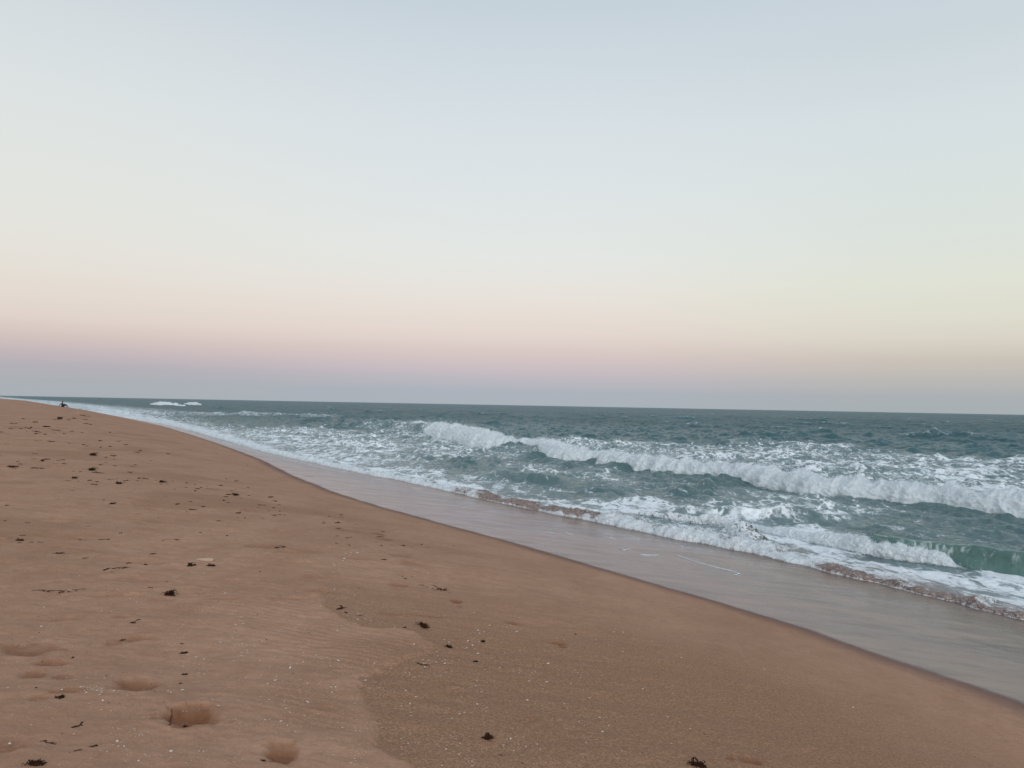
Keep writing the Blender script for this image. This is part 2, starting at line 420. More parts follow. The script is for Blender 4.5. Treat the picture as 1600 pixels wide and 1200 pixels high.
# prints: px, py, width px, height px, depth m, dug colour
prints = [(300, 1124, 84, 40, 0.050, 1.0), (214, 1071, 64, 32, 0.040, 0.75), (44, 1015, 84, 26, 0.030, 0.8), (82, 1037, 44, 11, 0.022, 0.8), (50, 1056, 36, 16, 0.018, 0.8),
          (440, 1178, 66, 36, 0.030, 1.0), (112, 1084, 54, 12, 0.015, 0.5), (62, 1096, 30, 12, 0.01, 0.5), (212, 997, 60, 10, 0.016, 0.45), (176, 1005, 26, 9, 0.016, 0.5), (92, 967, 62, 10, 0.014, 0.25), (190, 964, 30, 9, 0.016, 0.4),
          (8, 1168, 60, 30, 0.02, 0.5), (118, 990, 46, 14, 0.012, 0.1), (224, 911, 44, 6, 0.02, 0.3), (165, 930, 60, 8, 0.016, 0.2), (194, 909, 26, 5, 0.015, 0.2), (250, 939, 40, 9, 0.01, 0.25), (275, 890, 30, 6, 0.015, 0.2),
          (100, 1058, 30, 14, 0.01, 0.6), (240, 880, 50, 8, 0.02, 0.15), (318, 858, 30, 6, 0.02, 0.1), (300, 857, 30, 5, 0.02, 0.1), (478, 862, 60, 10, 0.015, 0.25), (420, 858, 30, 8, 0.02, 0.3), (450, 880, 40, 8, 0.02, 0.2),
          (666, 1038, 24, 14, 0.012, 0.1), (712, 1078, 40, 26, 0.016, 0.0), (668, 998, 26, 14, 0.012, 0.2), (872, 1003, 30, 9, 0.02, 1.0), (880, 1010, 14, 9, 0.02, 0.9), (1172, 1192, 44, 14, 0.02, 1.0), (1140, 1188, 20, 8, 0.012, 0.8),
          (712, 940, 24, 7, 0.015, 1.0), (718, 947, 12, 8, 0.015, 0.9), (803, 972, 34, 5, 0.012, 0.9), (620, 914, 40, 5, 0.014, 0.7), (560, 877, 60, 5, 0.012, 0.3), (590, 834, 26, 6, 0.02, 0.9), (600, 842, 34, 8, 0.015, 0.6), (625, 872, 40, 10, 0.012, 0.4), (640, 884, 40, 6, 0.012, 0.4),
          (545, 828, 40, 6, 0.015, 0.4), (530, 826, 30, 4, 0.015, 0.3), (490, 905, 36, 8, 0.01, 0.3), (496, 924, 50, 10, 0.01, 0.35), (510, 1015, 40, 8, 0.012, 0.2), (480, 985, 34, 20, 0.012, 0.0), (540, 1055, 30, 18, 0.012, 0.0), (510, 1108, 40, 12, 0.01, 0.2),
          (830, 1118, 34, 8, 0.008, 0.2), (818, 1124, 50, 8, 0.008, 0.25), (410, 855, 60, 8, 0.015, 0.5), (338, 1090, 40, 10, 0.01, 0.0), (610, 958, 50, 6, 0.01, 0.4), (672, 962, 60, 5, 0.01, 0.5), (390, 797, 30, 4, 0.03, 0.2), (240, 795, 50, 5, 0.03, 0.2),
          (90, 818, 50, 4, 0.03, 0.15), (130, 857, 40, 5, 0.02, 0.3), (260, 850, 50, 5, 0.02, 0.1)]
for k in range(70):        # the trodden, pitted part of the beach further back
    prints.append((random.uniform(-60, 230), random.uniform(648, 735), random.uniform(14, 30), random.uniform(1.5, 3), random.uniform(0.03, 0.06), random.uniform(0, 0.3)))
for k in range(110):
    prints.append((random.uniform(-100, 520), random.uniform(740, 940), random.uniform(18, 46), random.uniform(4, 9), random.uniform(0.010, 0.03), random.uniform(0, 0.15)))
def dense_angles(a0, a1, step, lo, hi, cstep):
    mid = np.arange(a0, a1 + 1e-9, step)
    def outward(start, end, sgn):
        r = []; a = start; s = step
        while (end - a) * sgn > 0:
            s = min(s * 1.12, cstep); a += sgn * s; r.append(a)
        return r
    return np.array(outward(a0, lo, -1)[::-1] + list(mid) + outward(a1, hi, 1))
def build_sand():
    ang = np.radians(dense_angles(-39, 40, 0.115, -178, 178, 2.0))
    rs = [0.25, 0.5, 0.8, 1.1, 1.4, 1.7, 2.0, 2.2, 2.4, 2.6, 2.8]
    r = 2.9
    while r < 4000:
        rs.append(r)
        k = 0.0024 if r < 16 else (0.004 if r < 60 else (0.008 if r < 400 else 0.03))
        r *= 1 + k
    rs = np.array(rs); nr, nc = len(rs), len(ang)
    A, R = np.meshgrid(ang, rs)
    X = R * np.sin(A); Y = R * np.cos(A)
    s, t = sq(X, Y)
    Z = base_z(X, Y)
    # gentle dune-like undulation of the dry berm
    dryw = smooth(-0.5, -4, s)
    near = smooth(60, 14, R)
    Z += dryw * (0.05 * fbm2(X * 0.16, Y * 0.16, 3, 1) + 0.016 * fbm2(X * 0.7, Y * 0.7, 3, 2) * smooth(400, 60, R))
    Z += near * dryw * (0.0055 * fbm2(X * 4, Y * 4, 3, 5) + 0.011 * fbm2(X * 1.1, Y * 3.0, 4, 6, 0.55) + 0.0016 * fbm2(X * 13, Y * 13, 3, 8))
    # raised thin layer of wind blown sand with a scalloped edge
    coarse = np.zeros_like(X)
    sel = R < 30
    xs, ys = X[sel], Y[sel]
    d = sdf_poly(xs, ys, layer_P) + 0.060 * fbm2(xs * 2.2, ys * 2.2, 5, 9, 0.55) + 0.018 * fbm2(xs * 14, ys * 14, 2, 12)
    # depth fades where the layer thins out up the beach
    fade = smooth(10.5, 7.0, ys)
    lay = smooth(0.02, -0.035, d) * fade
    wr = smooth(0.02, -0.25, d) * smooth(-3.2, -1.5, xs)
    rip = 0.0036 * np.sin((xs * 0.22 + ys * 0.97 + 0.06 * fbm2(xs * 1.3, ys * 1.3, 2, 30)) * 2 * np.pi / 0.085)
    Z[sel] += lay * 0.020 + rip * wr * fade * smooth(4.0, 5.2, ys) * smooth(0.9, 0.2, np.abs(fbm2(xs * 0.5, ys * 0.5, 2, 31)))
    cz = smooth(-0.01, 0.03, d) * smooth(9.5, 6.0, ys)
    coarse[sel] = cz
    coarse *= smooth(-0.6, -2.6, s)
    # patches of coarse shelly sand on the berm
    pat = fbm2(X * 0.35, Y * 0.35, 4, 21)
    coarse = np.maximum(coarse, smooth(0.1, 0.6, pat) * 0.6 * smooth(-1.0, -3.0, s))
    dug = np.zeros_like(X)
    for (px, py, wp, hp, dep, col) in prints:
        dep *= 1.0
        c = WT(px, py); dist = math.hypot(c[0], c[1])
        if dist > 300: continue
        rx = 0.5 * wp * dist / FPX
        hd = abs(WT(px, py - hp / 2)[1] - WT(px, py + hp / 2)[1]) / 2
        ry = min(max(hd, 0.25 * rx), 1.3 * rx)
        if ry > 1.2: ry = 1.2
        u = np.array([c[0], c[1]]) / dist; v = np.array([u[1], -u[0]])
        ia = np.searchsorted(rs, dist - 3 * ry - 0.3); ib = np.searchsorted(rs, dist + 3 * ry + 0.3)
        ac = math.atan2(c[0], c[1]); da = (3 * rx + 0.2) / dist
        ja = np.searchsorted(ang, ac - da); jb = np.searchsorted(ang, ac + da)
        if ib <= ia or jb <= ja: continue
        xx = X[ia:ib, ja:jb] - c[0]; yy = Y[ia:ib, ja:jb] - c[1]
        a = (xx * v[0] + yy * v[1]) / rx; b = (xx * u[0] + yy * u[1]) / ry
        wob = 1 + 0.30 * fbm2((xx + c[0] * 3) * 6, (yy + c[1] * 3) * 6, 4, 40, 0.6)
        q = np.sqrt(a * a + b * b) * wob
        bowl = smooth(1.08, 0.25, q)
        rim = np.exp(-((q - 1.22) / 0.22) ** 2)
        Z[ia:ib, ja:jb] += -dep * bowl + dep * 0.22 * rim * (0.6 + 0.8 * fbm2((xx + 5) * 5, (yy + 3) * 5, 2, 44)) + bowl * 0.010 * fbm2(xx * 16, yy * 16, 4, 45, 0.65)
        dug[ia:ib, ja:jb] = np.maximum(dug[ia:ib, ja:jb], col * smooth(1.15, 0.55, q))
    # little drift line of sand ticks
    wob = 0.13 * fbm2(X * 0.8, Y * 0.8, 5, 50, 0.55) * smooth(100, 30, R)
    wet = smooth(-0.45, 0.0, s + wob * 0.6)
    film = smooth(-0.02, 0.20, s + wob * 0.5)
    brown = smooth(-1.7, -0.2, t + 0.25 * fbm2(X * 0.7, Y * 0.7, 3, 51)) * smooth(60, 22, R)
    Z += film * smooth(50, 20, R) * 0.0022 * fbm2(X * 1.3, Y * 1.3, 3, 55)
    keep = t < 3.5
    V = np.stack([X, Y, Z], -1).reshape(-1, 3)
    F = grid_faces(nr, nc, keep)
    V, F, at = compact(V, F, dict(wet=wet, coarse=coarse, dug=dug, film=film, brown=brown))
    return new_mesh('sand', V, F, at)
sand = link('sand', build_sand(), MAT_SAND); tag(sand, kind='structure')

# ------------------------------------------------------------------ sea
def fft_tile(n, Lm, wind, direction, seed, cut=0.0, spread=2.0):
    r = np.random.default_rng(seed)
    k = np.fft.fftfreq(n, Lm / n) * 2 * np.pi
    kx, ky = np.meshgrid(k, k); kk = np.hypot(kx, ky); kk[0, 0] = 1e-6
    Lw = wind * wind / 9.81
    c = (kx * direction[0] + ky * direction[1]) / kk
    ph = np.exp(-1 / (kk * Lw) ** 2) / kk ** 4 * np.abs(c) ** spread * np.exp(-(kk * 0.02) ** 2)
    ph[kk < cut] = 0; ph[0, 0] = 0
    h = (r.normal(size=(n, n)) + 1j * r.normal(size=(n, n))) * np.sqrt(ph)
    z = np.real(np.fft.ifft2(h)); z /= z.std()
    # sharpen the crests
    z = z + 0.22 * (z * z - 1)
    return z.astype(np.float32)
TA = fft_tile(1024, 31.0, 2.2, -N_SH, 3, spread=1.0)
TB = fft_tile(512, 143.0, 5.0, -N_SH, 5, spread=2.5)
def samp(T, Lm, X, Y):
    n = T.shape[0]
    u = (X / Lm * n) % n; v = (Y / Lm * n) % n
    i = np.floor(u).astype(np.int64); j = np.floor(v).astype(np.int64); fu = u - i; fv = v - j
    i %= n; j %= n; i1 = (i + 1) % n; j1 = (j + 1) % n
    return (T[j, i] * (1 - fu) + T[j, i1] * fu) * (1 - fv) + (T[j1, i] * (1 - fu) + T[j1, i1] * fu) * fv
def alongvals(pts, z=0.0):       # (px, py, value) -> value as a function of Y
    P = np.array([[W(a, b, z)[1], v] for a, b, v in pts]); P = P[np.argsort(P[:, 0])]
    return lambda Y: np.interp(Y, P[:, 0], P[:, 1])
# main breaker: foot line and height
main_foot_px = [(1900, 856, 1.15), (1750, 832, 1.15), (1600, 809, 1.10), (1537, 803, 1.05), (1450, 791, 1.05), (1360, 781, 1.0), (1270, 774, 1.0), (1200, 762, 1.0), (1150, 752, 1.0), (1087, 745, 1.0), (1025, 738, 0.95), (985, 724, 0.95), (925, 725, 1.05),
                (881, 722, 1.1), (850, 716, 1.1), (825, 704, 1.05), (797, 703, 1.15), (746, 701, 1.4), (716, 692, 1.4), (690, 687, 1.5), (666, 683, 1.45), (660, 676, 0.9), (645, 672, 1.1), (634, 670.8, 0.8), (627, 670.2, 0.35)]
mainf = curve([(a, b) for a, b, c in main_foot_px], 0.02)
mainh = alongvals(main_foot_px)
small_foot_px = [(1900, 962, 0.5), (1700, 921, 0.52), (1600, 902, 0.50), (1540, 891, 0.47), (1482, 881, 0.44), (1440, 875, 0.42), (1400, 869, 0.42), (1340, 859, 0.34), (1290, 848, 0.28), (1240, 838, 0.22), (1180, 826, 0.18), (1110, 814, 0.12)]
smallf = curve([(a, b) for a, b, c in small_foot_px], 0.05)
smallh = alongvals(small_foot_px)
# smooth swell ridges: (points px, crest height m, shoreward width, seaward width)
swells = [([(1900, 860), (1600, 806), (1400, 783), (1200, 757), (1025, 735), (881, 718), (746, 698), (666, 680), (600, 672), (540, 668), (470, 664)], [0.5, .5, .5, .5, .5, .55, .6, .8, .8, .4, .1], 0.7, 3.0, -0.9),
          ([(1900, 950), (1600, 897), (1482, 877), (1340, 856), (1240, 835), (1110, 812)], [.42, .42, .36, .26, .16, .05], 0.35, 1.4, -0.5),
          ([(1300, 824), (1260, 820), (1215, 816), (1150, 810), (1080, 802), (1020, 797)], [.0, .25, .28, .22, .22, 0], 0.35, 0.9, 0),
          ([(960, 772), (900, 768), (850, 756), (800, 750), (750, 743), (700, 735)], [0, .25, .35, .35, .2, 0], 0.5, 1.3, 0),
          ([(560, 672), (520, 664), (490, 661), (460, 660), (430, 658)], [0, .8, 1.0, .8, 0], 1.6, 4.0, 0),
          ([(660, 690), (600, 676), (560, 670), (500, 666)], [0, .5, .6, .0], 1.6, 3.0, 0),
          ([(1900, 742), (1600, 722), (1540, 720), (1460, 715), (1400, 713)], [.3, .5, .4, .3, 0], 1.2, 3.5, 0),
          ([(1900, 708), (1600, 689), (1500, 688), (1430, 687), (1350, 684)], [.5, .6, .6, .5, 0], 1.8, 4.5, 0),
          ([(830, 684), (700, 668), (640, 664)], [0, .3, 0], 1.4, 3.0, 0)]
SW = []
for pts, hs, wf, wb, off in swells:
    f = curve(pts, 0.05); hh = alongvals([(a, b, h) for (a, b), h in zip(pts, hs)], 0.05)
    SW.append((f, hh, wf, wb, off))
# foam zones: polygon in photo pixels, density, softness (log-polar)
foam_zones = [
    ([(-40, 622), (100, 630), (230, 652), (300, 672), (400, 704), (540, 737), (700, 770), (800, 775), (700, 752), (600, 732), (480, 712), (380, 690), (300, 672), (250, 658), (160, 640), (60, 626)], .86, .05),
    ([(130, 636), (230, 644), (300, 660), (380, 672), (440, 668), (560, 676), (640, 688), (600, 706), (700, 735), (860, 766), (900, 800), (800, 790), (620, 750), (400, 700), (250, 660)], .54, .10),
    ([(120, 640), (200, 642), (235, 650), (240, 662), (190, 655)], .72, .05),
    ([(260, 643), (520, 648), (520, 651), (300, 648)], .46, .03),
    ([(380, 676), (420, 672), (560, 684), (700, 700), (760, 712), (640, 714), (520, 712), (420, 700)], .56, .10),
    ([(760, 722), (860, 728), (1000, 750), (960, 760), (820, 744)], .44, .10),
    ([(700, 766), (860, 776), (1000, 782), (1130, 796), (1300, 838), (1340, 866), (1480, 884), (1620, 906), (1900, 965), (1900, 1050), (1600, 966), (1400, 920), (1220, 874), (1000, 830), (800, 790)], .63, .05),
    ([(1100, 806), (1220, 822), (1320, 850), (1320, 880), (1220, 868), (1120, 850)], .70, .06),
    ([(1180, 768), (1300, 780), (1380, 800), (1330, 822), (1240, 815), (1120, 800), (1060, 785)], .50, .10),
    ([(1000, 790), (1100, 785), (1200, 800), (1180, 815), (1050, 800)], .46, .08),
    ([(660, 678), (760, 698), (850, 716), (760, 712), (660, 700)], .50, .08),
    ([(850, 684), (950, 688), (1100, 694), (1250, 696), (1450, 712), (1640, 730), (1900, 752), (1900, 840), (1600, 790), (1400, 765), (1200, 745), (1000, 722), (860, 700)], .50, .06),
    ([(1150, 700), (1300, 705), (1400, 722), (1380, 740), (1200, 728), (1080, 710)], .54, .08),
    ([(1420, 730), (1640, 742), (1900, 765), (1900, 840), (1600, 780), (1450, 760)], .60, .08),
    ([(560, 668), (640, 672), (680, 686), (600, 684)], .45, .06),
    ([(1080, 780), (1600, 812), (1900, 860), (1900, 900), (1600, 850), (1300, 815)], .20, .10),
    ([(700, 690), (1000, 735), (1500, 800), (1900, 870), (1900, 950), (1500, 870), (1100, 800), (800, 760)], .27, .10),
    ([(1500, 880), (1640, 912), (1900, 965), (1900, 985), (1640, 930)], .80, .03),
]
def lp(X, Y):
    return np.arctan2(X, Y), np.log(np.hypot(X, Y)) * 0.35
def wave_height(X, Y, R):
    d_sh = np.clip(X - frontc(Y), 0, None) * CS
    a = smooth(1.0, 9.0, d_sh)
    z = samp(TA, 31.0, X, Y) * (0.022 + 0.045 * a) * smooth(320, 110, R)
    z += samp(TB, 143.0, X, Y) * 0.15 * smooth(6, 40, d_sh) * smooth(900, 250, R)
    return z
def build_sea():
    ang = np.radians(dense_angles(-38, 39, 0.072, -50, 150, 2.0))
    rs = []; r = 6.0
    while r < 45000:
        rs.append(r)
        if r < 11: d = 0.15
        elif r < 26: d = 0.034
        elif r < 50: d = 0.065
        elif r < 110: d = 0.18
        elif r < 400: d = r * 0.004
        elif r < 1500: d = r * .012
        else: d = r * .05
        r += d
    rs = np.array(rs); nr, nc = len(rs), len(ang)
    A, R = np.meshgrid(ang, rs); X = R * np.sin(A); Y = R * np.cos(A)
    fr_w = 0.16 * fbm2(X * 0.9, Y * 0.9, 3, 61) * smooth(120, 30, R)
    t = (X - frontc(Y)) * CS + fr_w
    keep = t > -0.12
    Z = np.zeros_like(X)
    zb = base_z(X, Y)
    wv = wave_height(X, Y, R)
    Z = wv.astype(np.float64)
    for f, hh, wf, wb, off in SW:
        y0, y1 = f.range
        sel = (Y > y0 * 0.9) & (Y < y1 * 1.05) & (R < 200)
        x, y = X[sel], Y[sel]
        d = (x - f(y)) * CS + off * 0 + 0.25 * fbm2(x * 0.35, y * 0.35, 2, 71)
        d = d - wf * 1.3
        g = np.where(d < 0, np.exp(-(d / wf) ** 2), np.exp(-(d / wb) ** 2))
        Z[sel] += hh(y) * g * 0.9
    tt = smooth(0.3, 5.0, t)
    film = zb + 0.015 + 0.05 * (1 - np.exp(-np.clip(t, 0, 9) / 0.15)) + 0.35 * wv * smooth(0.1, 1, t)
    Z = np.where(t < 0.0, zb - 0.03 + np.clip(t, -1, 0) * 0.1, np.maximum(film, zb + 0.02) * (1 - tt) + (Z + 0.06) * tt)
    # foam density
    foam = np.zeros_like(X)
    sel = R < 460
    u, v = lp(X[sel], Y[sel])
    u = u + 0.012 * fbm2(X[sel] * 0.3, Y[sel] * 0.3, 3, 81); v = v + 0.018 * fbm2(X[sel] * 0.3 + 9, Y[sel] * 0.3, 3, 83)
    fz = np.zeros(u.shape)
    for poly, den, soft in foam_zones:
        P = []
        for (px, py) in poly:
            q = W(px, max(py, 621), 0.05); P.append(lp(*q))
        P = np.array(P)
        m0 = (u > P[:, 0].min() - soft) & (u < P[:, 0].max() + soft) & (v > P[:, 1].min() - soft) & (v < P[:, 1].max() + soft)
        dd = sdf_poly(u[m0], v[m0], P)
        fz[m0] = np.maximum(fz[m0], den * smooth(soft * 0.8, -soft * 0.35, dd))
    foam[sel] = fz
    # far surf along the curving beach
    foam = np.maximum(foam, 0.6 * smooth(40, 8, t) * smooth(120, 200, R))
    foam = np.maximum(foam, 0.80 * smooth(0.9, 0.1, t) * smooth(-0.02, 0.03, t))
    foam = foam * (1 + 0.25 * fbm2(X * 0.25, Y * 0.25, 3, 91))
    # whitecaps far out
    cap = samp(TB, 143.0, X, Y)
    foam = np.maximum(foam, 0.34 * smooth(2.6, 3.6, cap) * smooth(60, 90, t))
    rough = 0.07 + 0.13 * smooth(30, 120, R) + 0.16 * smooth(150, 1200, R)
    turb = smooth(30, 2, t) * 0.9 + 0.35 * smooth(90, 30, t)
    turb = np.clip(turb, 0, 1)
    mud = smooth(2.6, 0.2, t + 0.6 * fbm2(X * .5, Y * .5, 3, 95)) * 0.8 * smooth(90, 30, R)
    far = smooth(40, 200, R)
    Vv = np.stack([X, Y, Z], -1).reshape(-1, 3)
    Fc = grid_faces(nr, nc, keep)
    Vv, Fc, at = compact(Vv, Fc, dict(foam=np.clip(foam, 0, 1.1), rough=rough, turbid=turb, mud=mud, far=far))
    print('sea verts', len(Vv))
    return new_mesh('sea', Vv, Fc, at)
sea = link('sea', build_sea(), MAT_SEA); tag(sea, kind='structure')

# ------------------------------------------------------------------ breaking waves
def path_samples(f, y0, y1, step):
    yy = np.linspace(y0, y1, 4000); xx = f(yy)
    s = np.concatenate([[0], np.cumsum(np.hypot(np.diff(xx), np.diff(yy)))])
    n = max(int(s[-1] / step), 10)
    y = np.interp(np.linspace(0, s[-1], n), s, yy)
    x = f(y)
    # smoothed seaward normal
    tx = np.gradient(x); ty = np.gradient(y); k = max(n // 60, 3)
    ker = np.ones(k) / k
    tx = np.convolve(np.pad(tx, (k // 2, k - 1 - k // 2), mode='edge'), ker, 'valid'); ty = np.convolve(np.pad(ty, (k // 2, k - 1 - k // 2), mode='edge'), ker, 'valid')
    l = np.hypot(tx, ty); nx, ny = ty / l, -tx / l
    sgn = np.where(nx < 0, -1, 1)
    return x, y, nx * sgn, ny * sgn
def roll_shell(name, f, hfun, y0, y1, step, prof, nprof, billow, seed, mudf=None, zbase=None, gapf=None, jag=0.25, mist=()):
    """foam roller: cross profile prof [(w,z)...] in units of height, pushed out by billowing 3D noise"""
    x, y, nx, ny = path_samples(f, y0, y1, step)
    h = hfun(y)
    n = len(x)
    jn = fbm2(x * 1.7, y * 1.7, 4, seed)
    h = h * (1 + jag * jn)
    shift = 0.25 * h * fbm2(x * 0.8, y * 0.8, 3, seed + 3)
    pr = np.array(prof, float)
    pl = np.concatenate([[0], np.cumsum(np.hypot(*np.diff(pr, axis=0).T))]); u = np.linspace(0, pl[-1], nprof)
    pw = np.interp(u, pl, pr[:, 0]); pz = np.interp(u, pl, pr[:, 1])
    ker = np.hanning(7); ker /= ker.sum()
    pw = np.convolve(np.pad(pw, 3, mode='edge'), ker, 'valid'); pz = np.convolve(np.pad(pz, 3, mode='edge'), ker, 'valid')
    dw = np.gradient(pw); dz = np.gradient(pz); ll = np.hypot(dw, dz); nw, nz = -dz / ll, dw / ll       # outward (toward -w / up)
    Wd = pw[None, :] * h[:, None] + shift[:, None]; Zd = pz[None, :] * h[:, None]
    X = x[:, None] + nx[:, None] * Wd; Y = y[:, None] + ny[:, None] * Wd
    zb = np.zeros_like(x) if zbase is None else zbase(x, y)
    Z = Zd + zb[:, None]
    # billows: inverted ridged noise
    wpx = noise3(X * 1.1 * 1.0, Y * 1.1, Z * 2 + 9); wpy = noise3(X * 1.1 + 31, Y * 1.1, Z * 2)
    def bl(fr, sd):
        return 1 - np.abs(noise3(X * fr + sd + 0.4 * wpx, Y * fr + 0.4 * wpy, Z * fr * 1.7)) * 2.2
    amp = billow * h[:, None]
    sc = 1.0 / np.maximum(np.median(h), 0.15)
    disp = amp * (0.42 * bl(1.1 * sc, 3) + 0.30 * bl(2.6 * sc, 7) + 0.17 * bl(6.0 * sc, 11) + 0.10 * bl(14 * sc, 17) + 0.06 * bl(31 * sc, 23))
    endf = np.minimum(1, np.minimum(np.arange(n), np.arange(n)[::-1]) / (n * 0.02 + 2))[:, None]
    wtp = np.interp(u / u[-1], [0, 0.08, 0.7, 1], [0.6, 1, 1, 0.15])[None, :]
    disp = disp * wtp * endf
    mists = []
    for mi, (mo, mth) in enumerate(mist):
        e = disp + (mo * (0.6 + 1.1 * np.abs(noise3(X * 4 * sc + mi * 7, Y * 4 * sc, Z * 4 * sc + 3))) * endf * np.interp(u / u[-1], [0, 0.05, 0.6, 0.9], [0.3, 1, 1, 0])[None, :]) * h[:, None]
        Xm = X + nx[:, None] * nw[None, :] * e; Ym = Y + ny[:, None] * nw[None, :] * e; Zm = Z + nz[None, :] * e
        mk = np.broadcast_to(((u / u[-1]) < 0.86)[None, :], X.shape)
        Vm = np.stack([Xm, Ym, Zm], -1).reshape(-1, 3)
        Fm = grid_faces(n, nprof, mk); at = dict(thick=np.full(len(Vm), mth), mud=np.zeros(len(Vm)), gap=np.zeros(len(Vm)))
        if mudf is not None: at['mud'] = mudf(Xm, Ym, (u / u[-1])[None, :] + 0 * Xm).ravel()
        mists.append(compact(Vm, Fm, at))
    roll_shell.mist = None
    if mists:
        o_ = 0; VV = []; FF = []; AA = {}
        for v_, f_, a_ in mists:
            VV.append(v_); FF.append(f_ + o_); o_ += len(v_)
            for k_ in a_: AA.setdefault(k_, []).append(a_[k_])
        roll_shell.mist = new_mesh('spray_fringe', np.concatenate(VV), np.concatenate(FF), {k_: np.concatenate(q_) for k_, q_ in AA.items()})
    X += nx[:, None] * nw[None, :] * disp; Y += ny[:, None] * nw[None, :] * disp; Z += nz[None, :] * disp
    gap = np.zeros_like(X) if gapf is None else gapf(X, Y, (u / u[-1])[None, :] + 0 * X)
    mud = np.zeros_like(X) if mudf is None else mudf(X, Y, (u / u[-1])[None, :] + 0 * X)
    V = np.stack([X, Y, Z], -1).reshape(-1, 3); F = grid_faces(n, nprof)
    return new_mesh(name, V, F, dict(mud=mud, gap=gap)), (x, y, nx, ny, h)
def spray_mesh(name, path, count, seed, smin=0.006, smax=0.018, spread=0.35, crest=0.55):
    r = np.random.default_rng(seed); x, y, nx, ny, h = path
    i = r.integers(0, len(x), count)
    cl = fbm2(x * 1.3, y * 1.3, 3, seed)[i]; i = i[r.random(count) < smooth(-0.6, 0.6, cl)]
    c = len(i)
    w_ = h[i] * (crest + spread * 1.6 * r.normal(size=c)); z = h[i] * (1.0 + 0.12 + spread * np.abs(r.normal(size=c)) * 0.55) - 0.25 * np.abs(w_ - crest * h[i])
    C = np.stack([x[i] + nx[i] * w_, y[i] + ny[i] * w_, z], -1)
    s = r.uniform(smin, smax, c)
    tet = np.array([[1, 0, 0], [-1, 0, 0], [0, 1, 0], [0, -1, 0], [0, 0, 1], [0, 0, -1]], float)
    fc = np.array([[0, 2, 4], [2, 1, 4], [1, 3, 4], [3, 0, 4], [2, 0, 5], [1, 2, 5], [3, 1, 5], [0, 3, 5]])
    V = (C[:, None, :] + tet[None] * s[:, None, None]).reshape(-1, 3)
    F = (fc[None] + (np.arange(c) * 6)[:, None, None]).reshape(-1, 3)
    return new_mesh(name, V, F, dict(mud=np.zeros(len(V)), gap=np.zeros(len(V))))
def empty(name, loc=(0, 0, 0)):
    o = bpy.data.objects.new(name, None); COL.objects.link(o); o.location = loc; o.empty_display_size = 0.2; return o

PROF = [(0.25, -0.25), (0.0, -0.04), (0.0, 0.15), (0.10, 0.38), (0.28, 0.60), (0.50, 0.78), (0.80, 0.90), (1.15, 0.86), (1.6, 0.66), (2.2, 0.42), (3.0, 0.18), (3.6, -0.15)]
r0, r1 = mainf.range
me, pth = roll_shell('foam_roller', mainf, lambda Y: mainh(Y) * np.interp(Y, [26, 45, 65, 80], [0.70, 0.72, 0.82, 0.86]), r0, r1, 0.03, PROF, 150, 0.20, 101, mist=((0.03, 0.62), (0.07, 0.45), (0.12, 0.30)))
bw = empty('breaking_wave', (14.0, 32.0, 0)); tag(bw, 'long white foaming breaker rolling in across the middle of the sea, the largest wave', 'wave')
def under(o, p):
    o.parent = p; o.matrix_parent_inverse = Matrix.Translation(-Vector(p.location)); return o
under(link('foam_roller', me, MAT_ROLL), bw)
under(link('spray_fringe', roll_shell.mist, MAT_MIST), bw)
sp = under(link('spray', spray_mesh('spray', pth, 16000, 3, 0.007, 0.020), MAT_ROLL), bw); sp['kind'] = 'stuff'

# small curling wave close to the shore
s0, s1 = smallf.range
ysplit = W(1480, 881, 0.05)[1]
def face_shell():
    f = smallf; x, y, nx, ny = path_samples(f, s0, ysplit + 1.3, 0.018)
    h = smallh(y) * (1 + 0.06 * fbm2(x * 1.2, y * 1.2, 3, 7))
    prof = np.array([(0.05, -0.3), (0.0, -0.02), (0.10, 0.20), (0.20, 0.45), (0.24, 0.70), (0.24, 0.88), (0.32, 0.99), (0.55, 1.03), (1.0, 0.93), (1.8, 0.66), (2.8, 0.40), (4.2, -0.1)])
    pl = np.concatenate([[0], np.cumsum(np.hypot(*np.diff(prof, axis=0).T))]); u = np.linspace(0, pl[-1], 90)
    pw = np.interp(u, pl, prof[:, 0]); pz = np.interp(u, pl, prof[:, 1])
    ker = np.hanning(9); ker /= ker.sum(); pw = np.convolve(np.pad(pw, 4, mode='edge'), ker, 'valid'); pz = np.convolve(np.pad(pz, 4, mode='edge'), ker, 'valid')
    Wd = pw[None] * h[:, None]; X = x[:, None] + nx[:, None] * Wd; Y = y[:, None] + ny[:, None] * Wd; Z = pz[None] * h[:, None] + 0.02
    b = 0.022 * fbm2(X * 2.5, Y * 2.5 + Z * 3, 4, 17)
    X -= nx[:, None] * b; Y -= ny[:, None] * b; Z += 0.5 * b
    uu = (u / u[-1])[None] + 0 * X
    foam = 0.10 * smooth(0.06, 0.0, np.abs(uu - 0.20)) + 0.35 * smooth(0.06, 0.02, uu) + 0.16 * smooth(ysplit - 1.2, ysplit + 0.2, Y) + 0.2 * smooth(0.3, 0.6, uu)
    return new_mesh('water_face', np.stack([X, Y, Z], -1).reshape(-1, 3), grid_faces(len(x), 90), dict(foam=foam))
sw = empty('breaking_wave', (9.0, 16.0, 0)); tag(sw, 'small wave curling near the shore, smooth green face right, white foam tumbling left', 'wave')
under(link('water_face', face_shell(), MAT_FACE), sw)
PROF2 = [(0.3, -0.3), (-0.10, -0.05), (-0.25, 0.15), (-0.15, 0.45), (0.05, 0.75), (0.30, 0.93), (0.6, 0.98), (1.0, 0.75), (1.6, 0.45), (2.4, -0.2)]
def small_roll_h(Y): return smallh(Y) * 0.70 * smooth(ysplit - 0.25, ysplit + 0.35, Y) + 0.02
